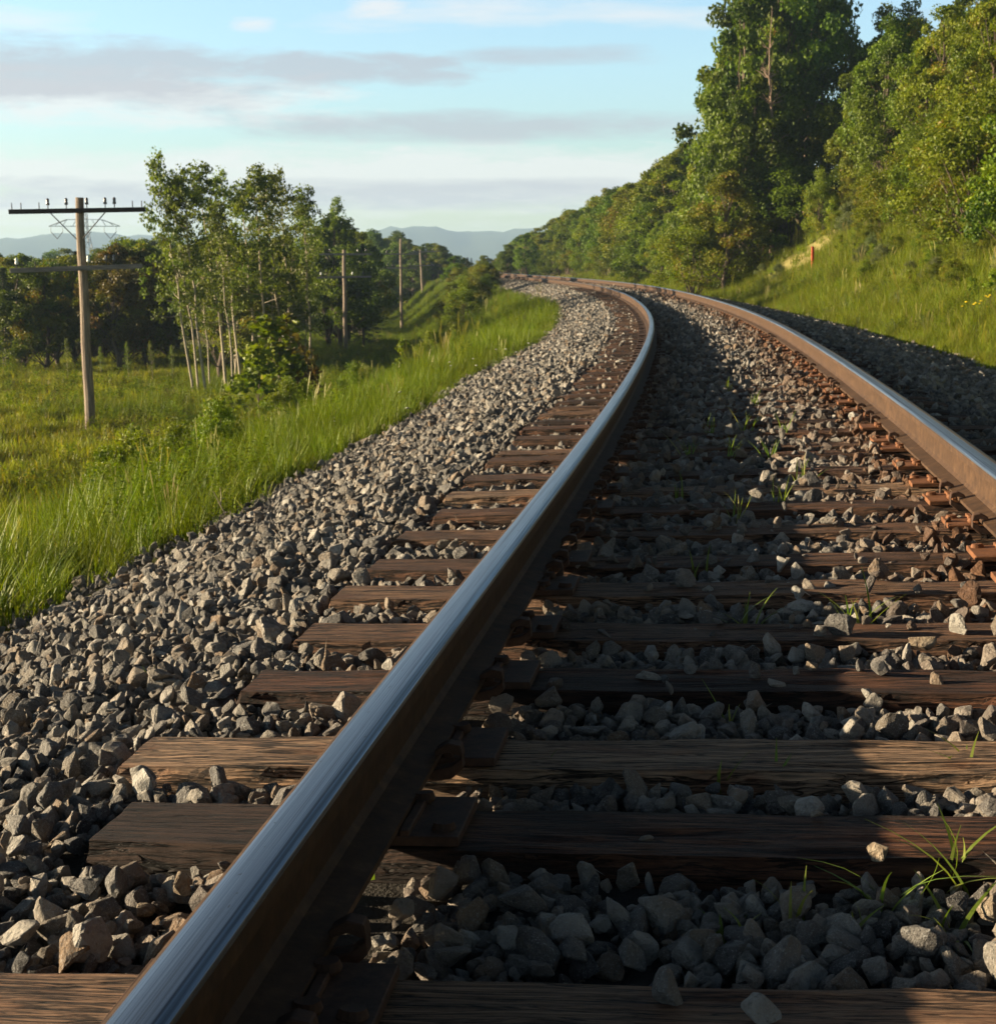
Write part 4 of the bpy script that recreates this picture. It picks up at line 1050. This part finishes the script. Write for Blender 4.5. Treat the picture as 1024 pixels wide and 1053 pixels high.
for yy in (-.6, .6):
    bar(am, (-hw, 0, zz(233.5)), (hw, 0, zz(233.5)), .09)
    for sg in (-1, 1):
        bar(am, (sg*hw, 0, zz(233.5)), (sg*18*k_, yy, zz(227)), .09); bar(am, (sg*18*k_, yy, zz(227)), (0, yy, zz(226.5)), .07)
        for q in (8, 18, 26): bar(am, (sg*q*k_, yy, zz(227.3+max(0, q-18)*.35)), (sg*(q+4)*k_, 0, zz(233.5)), .05)
am.build('crossarm', M['galv'], root)
for cx_ in (-28, 0.5, 26):
    q = MB(); 
    bar(q, ((cx_-6)*k_, 0, zz(239)), (cx_*k_, 0, zz(246)), .10); bar(q, ((cx_+6)*k_, 0, zz(239)), (cx_*k_, 0, zz(246)), .10)
    bar(q, ((cx_-6)*k_, 0, zz(239)), ((cx_-6)*k_, 0, zz(233.6)), .05); bar(q, ((cx_+6)*k_, 0, zz(239)), ((cx_+6)*k_, 0, zz(233.6)), .05)
    q.build('insulator_string', M['insul'], root)
tag(root, 'faint grey lattice transmission tower far away behind the near pole', 'pylon')

# ------------------------------------------------------------------ red stake
x, y, z = hit(835.5, 281)
root = empty('marker_stake', (x, y, z), (0, -.03, .3)); mb = MB()
mb.box((0, 0, .29), (.075, .03, .66)); o = mb.build('post', M['red'], root, bevel=.004)
mb = MB(); mb.box((0, 0, .03), (.055, .045, .26)); mb.build('stub', M['bark_dead'], root, bevel=.003)
kq = y/40.*1.12; root.scale = (kq*.85, kq*.85, kq)
tag(root, 'short red marker stake standing in the grass slope right of the track', 'marker stake')

# ------------------------------------------------------------------ air
hz = MB(); hz.box((0, 1500, 24), (7200, 4800, 76))
ho = hz.build('haze', M['ground']); ho.data.materials.clear(); ho['kind'] = 'stuff'
ho['label'] = 'thin blue air softening the distant mountains'
vm = bpy.data.materials.new('air'); vm.use_nodes = True; vt = vm.node_tree; vt.nodes.clear()
vo = vt.nodes.new('ShaderNodeOutputMaterial'); pv = vt.nodes.new('ShaderNodeVolumePrincipled')
pv.inputs['Color'].default_value = (.50, .72, 1., 1); pv.inputs['Density'].default_value = .00030; pv.inputs['Anisotropy'].default_value = .1
vt.links.new(pv.outputs[0], vo.inputs['Volume']); ho.data.materials.append(vm)

# ------------------------------------------------------------------ sky and sun
SUN_EL = R(10.6); SUN_AZ = R(-84)        # azimuth from +Y toward +X (the sun stands to the left)
w = bpy.data.worlds.new('World'); scn.world = w; w.use_nodes = True
nt = w.node_tree; nt.nodes.clear()
class WT(NT):
    def __init__(s): s.t = nt; s.out = nt.nodes.new('ShaderNodeOutputWorld')
t = WT()
sky = t.n('ShaderNodeTexSky', sky_type='NISHITA', sun_disc=False, sun_elevation=SUN_EL, sun_rotation=SUN_AZ, altitude=200, air_density=1.0, dust_density=.6, ozone_density=1.2)
gen = t.coord('Generated')
sep = t.n('ShaderNodeSeparateXYZ', i_Vector=gen)
az = t.math('ARCTAN2', sep.outputs[0], sep.outputs[1]); el = t.math('ARCSINE', sep.outputs[2])
cv = t.n('ShaderNodeCombineXYZ', i_X=t.math('MULTIPLY', az, 1.), i_Y=t.math('MULTIPLY', el, 4.5)).outputs[0]
n1 = t.noise(t.map(cv, (1, 1, 1), (3.1, 1.7, 0)), 10., 10, .68, dist=.25); n2 = t.noise(t.map(cv, (1, 1, 1), (.4, 5.2, 0)), 19., 9, .66, dist=.25); n3 = t.noise(t.map(cv, (.6, 1, 1), (7.7, 2.2, 0)), 12, 6, .6)
def bell(x, c, wd):
    q = t.math('DIVIDE', t.math('SUBTRACT', x, c), wd); return t.math('SUBTRACT', 1., t.math('MULTIPLY', q, q), True)
def E_(py): return (268.4-py)/F_PX
def cloud(px, py, wx, wy, thr=.5, soft=.25, nz=None, slope=0.):
    eo = t.math('SUBTRACT', el, t.math('MULTIPLY', t.math('SUBTRACT', az, A_(px)), slope))
    b = t.math('MULTIPLY', bell(az, A_(px), wx/F_PX), bell(eo, E_(py), wy/F_PX))
    v = t.math('ADD', t.math('MULTIPLY', b, .62), t.math('MULTIPLY', t.math('SUBTRACT', nz or n1, .5), 1.25))
    v = t.math('MULTIPLY', v, t.math('MINIMUM', t.math('MULTIPLY', b, 8.), 1.))
    return t.ramp(v, [(thr-soft, 0.), (thr+soft, 1.)])
def mx(lst):
    o = lst[0]
    for q in lst[1:]: o = t.math('MAXIMUM', o, q)
    return o
pale = mx([cloud(420, 190, 900, 52, .40, .17, n1), cloud(520, 178, 420, 30, .38, .14, n2), cloud(60, 210, 500, 40, .46, .18, n2), cloud(395, 25, 45, 14, .40, .2, n2), cloud(270, 42, 34, 10, .45, .2, n2), cloud(40, 44, 120, 16, .5, .3, n3), cloud(120, 112, 330, 40, .40, .18, n2), cloud(560, 30, 500, 30, .62, .2, n3)])
grey = mx([cloud(60, 90, 340, 46, .36, .15, n1), cloud(70, 84, 200, 26, .40, .2, n2), cloud(330, 82, 260, 22, .38, .18, n2), cloud(250, 205, 700, 22, .44, .2, n2), cloud(500, 196, 300, 16, .42, .2, n3), cloud(570, 68, 130, 14, .40, .2, n3), cloud(500, 136, 330, 20, .36, .2, n1), cloud(1100, 60, 300, 60, .5, .2, n1), cloud(-500, 120, 600, 70, .5, .25, n1)])
skyc = t.mix(1., sky.outputs[0], t.ramp(el, [(0., (.58, .69, .85)), (.05, (.61, .73, .89)), (.12, (.80, .92, 1.05)), (.25, (1.0, 1.09, 1.21))]), 'MULTIPLY')
SK = 2.0
c = t.mix(t.math('MULTIPLY', pale, .75), skyc, (1.72*SK, 1.70*SK, 1.68*SK))
c = t.mix(t.math('MULTIPLY', grey, .75), c, (.98*SK, 1.02*SK, 1.13*SK))
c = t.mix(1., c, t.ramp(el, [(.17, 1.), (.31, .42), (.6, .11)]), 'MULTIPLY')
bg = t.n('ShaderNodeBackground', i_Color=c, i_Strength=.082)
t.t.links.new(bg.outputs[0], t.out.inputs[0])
sl = bpy.data.lights.new('sun', 'SUN'); sl.energy = 5.0; sl.angle = R(.5); sl.color = (1., .815, .55)
so = lnk(bpy.data.objects.new('sun', sl))
dvec = Vector((math.sin(SUN_AZ)*math.cos(SUN_EL), math.cos(SUN_AZ)*math.cos(SUN_EL), math.sin(SUN_EL)))
so.rotation_euler = (-dvec).to_track_quat('-Z', 'Y').to_euler(); so.location = (-30, 0, 30)

# ------------------------------------------------------------------ camera and render
cd = bpy.data.cameras.new('camera'); cam = lnk(bpy.data.objects.new('camera', cd))
cd.sensor_fit = 'HORIZONTAL'; cd.sensor_width = 36; cd.lens = 36*F_PX/W_PX
cam.location = (0, 0, CAM_H); cam.rotation_euler = (math.pi/2-TH, 0, 0)
cd.clip_start = .05; cd.clip_end = 12000
cd.dof.use_dof = True; cd.dof.focus_distance = 3.0; cd.dof.aperture_fstop = 19
scn.camera = cam
scn.view_settings.view_transform = 'Standard'; scn.view_settings.look = 'None'; scn.view_settings.exposure = 1.72; scn.view_settings.gamma = 1
scn.cycles.use_denoising = True
scn.cycles.max_bounces = 6; scn.cycles.diffuse_bounces = 3; scn.cycles.transmission_bounces = 3; scn.cycles.transparent_max_bounces = 4; scn.cycles.volume_bounces = 0
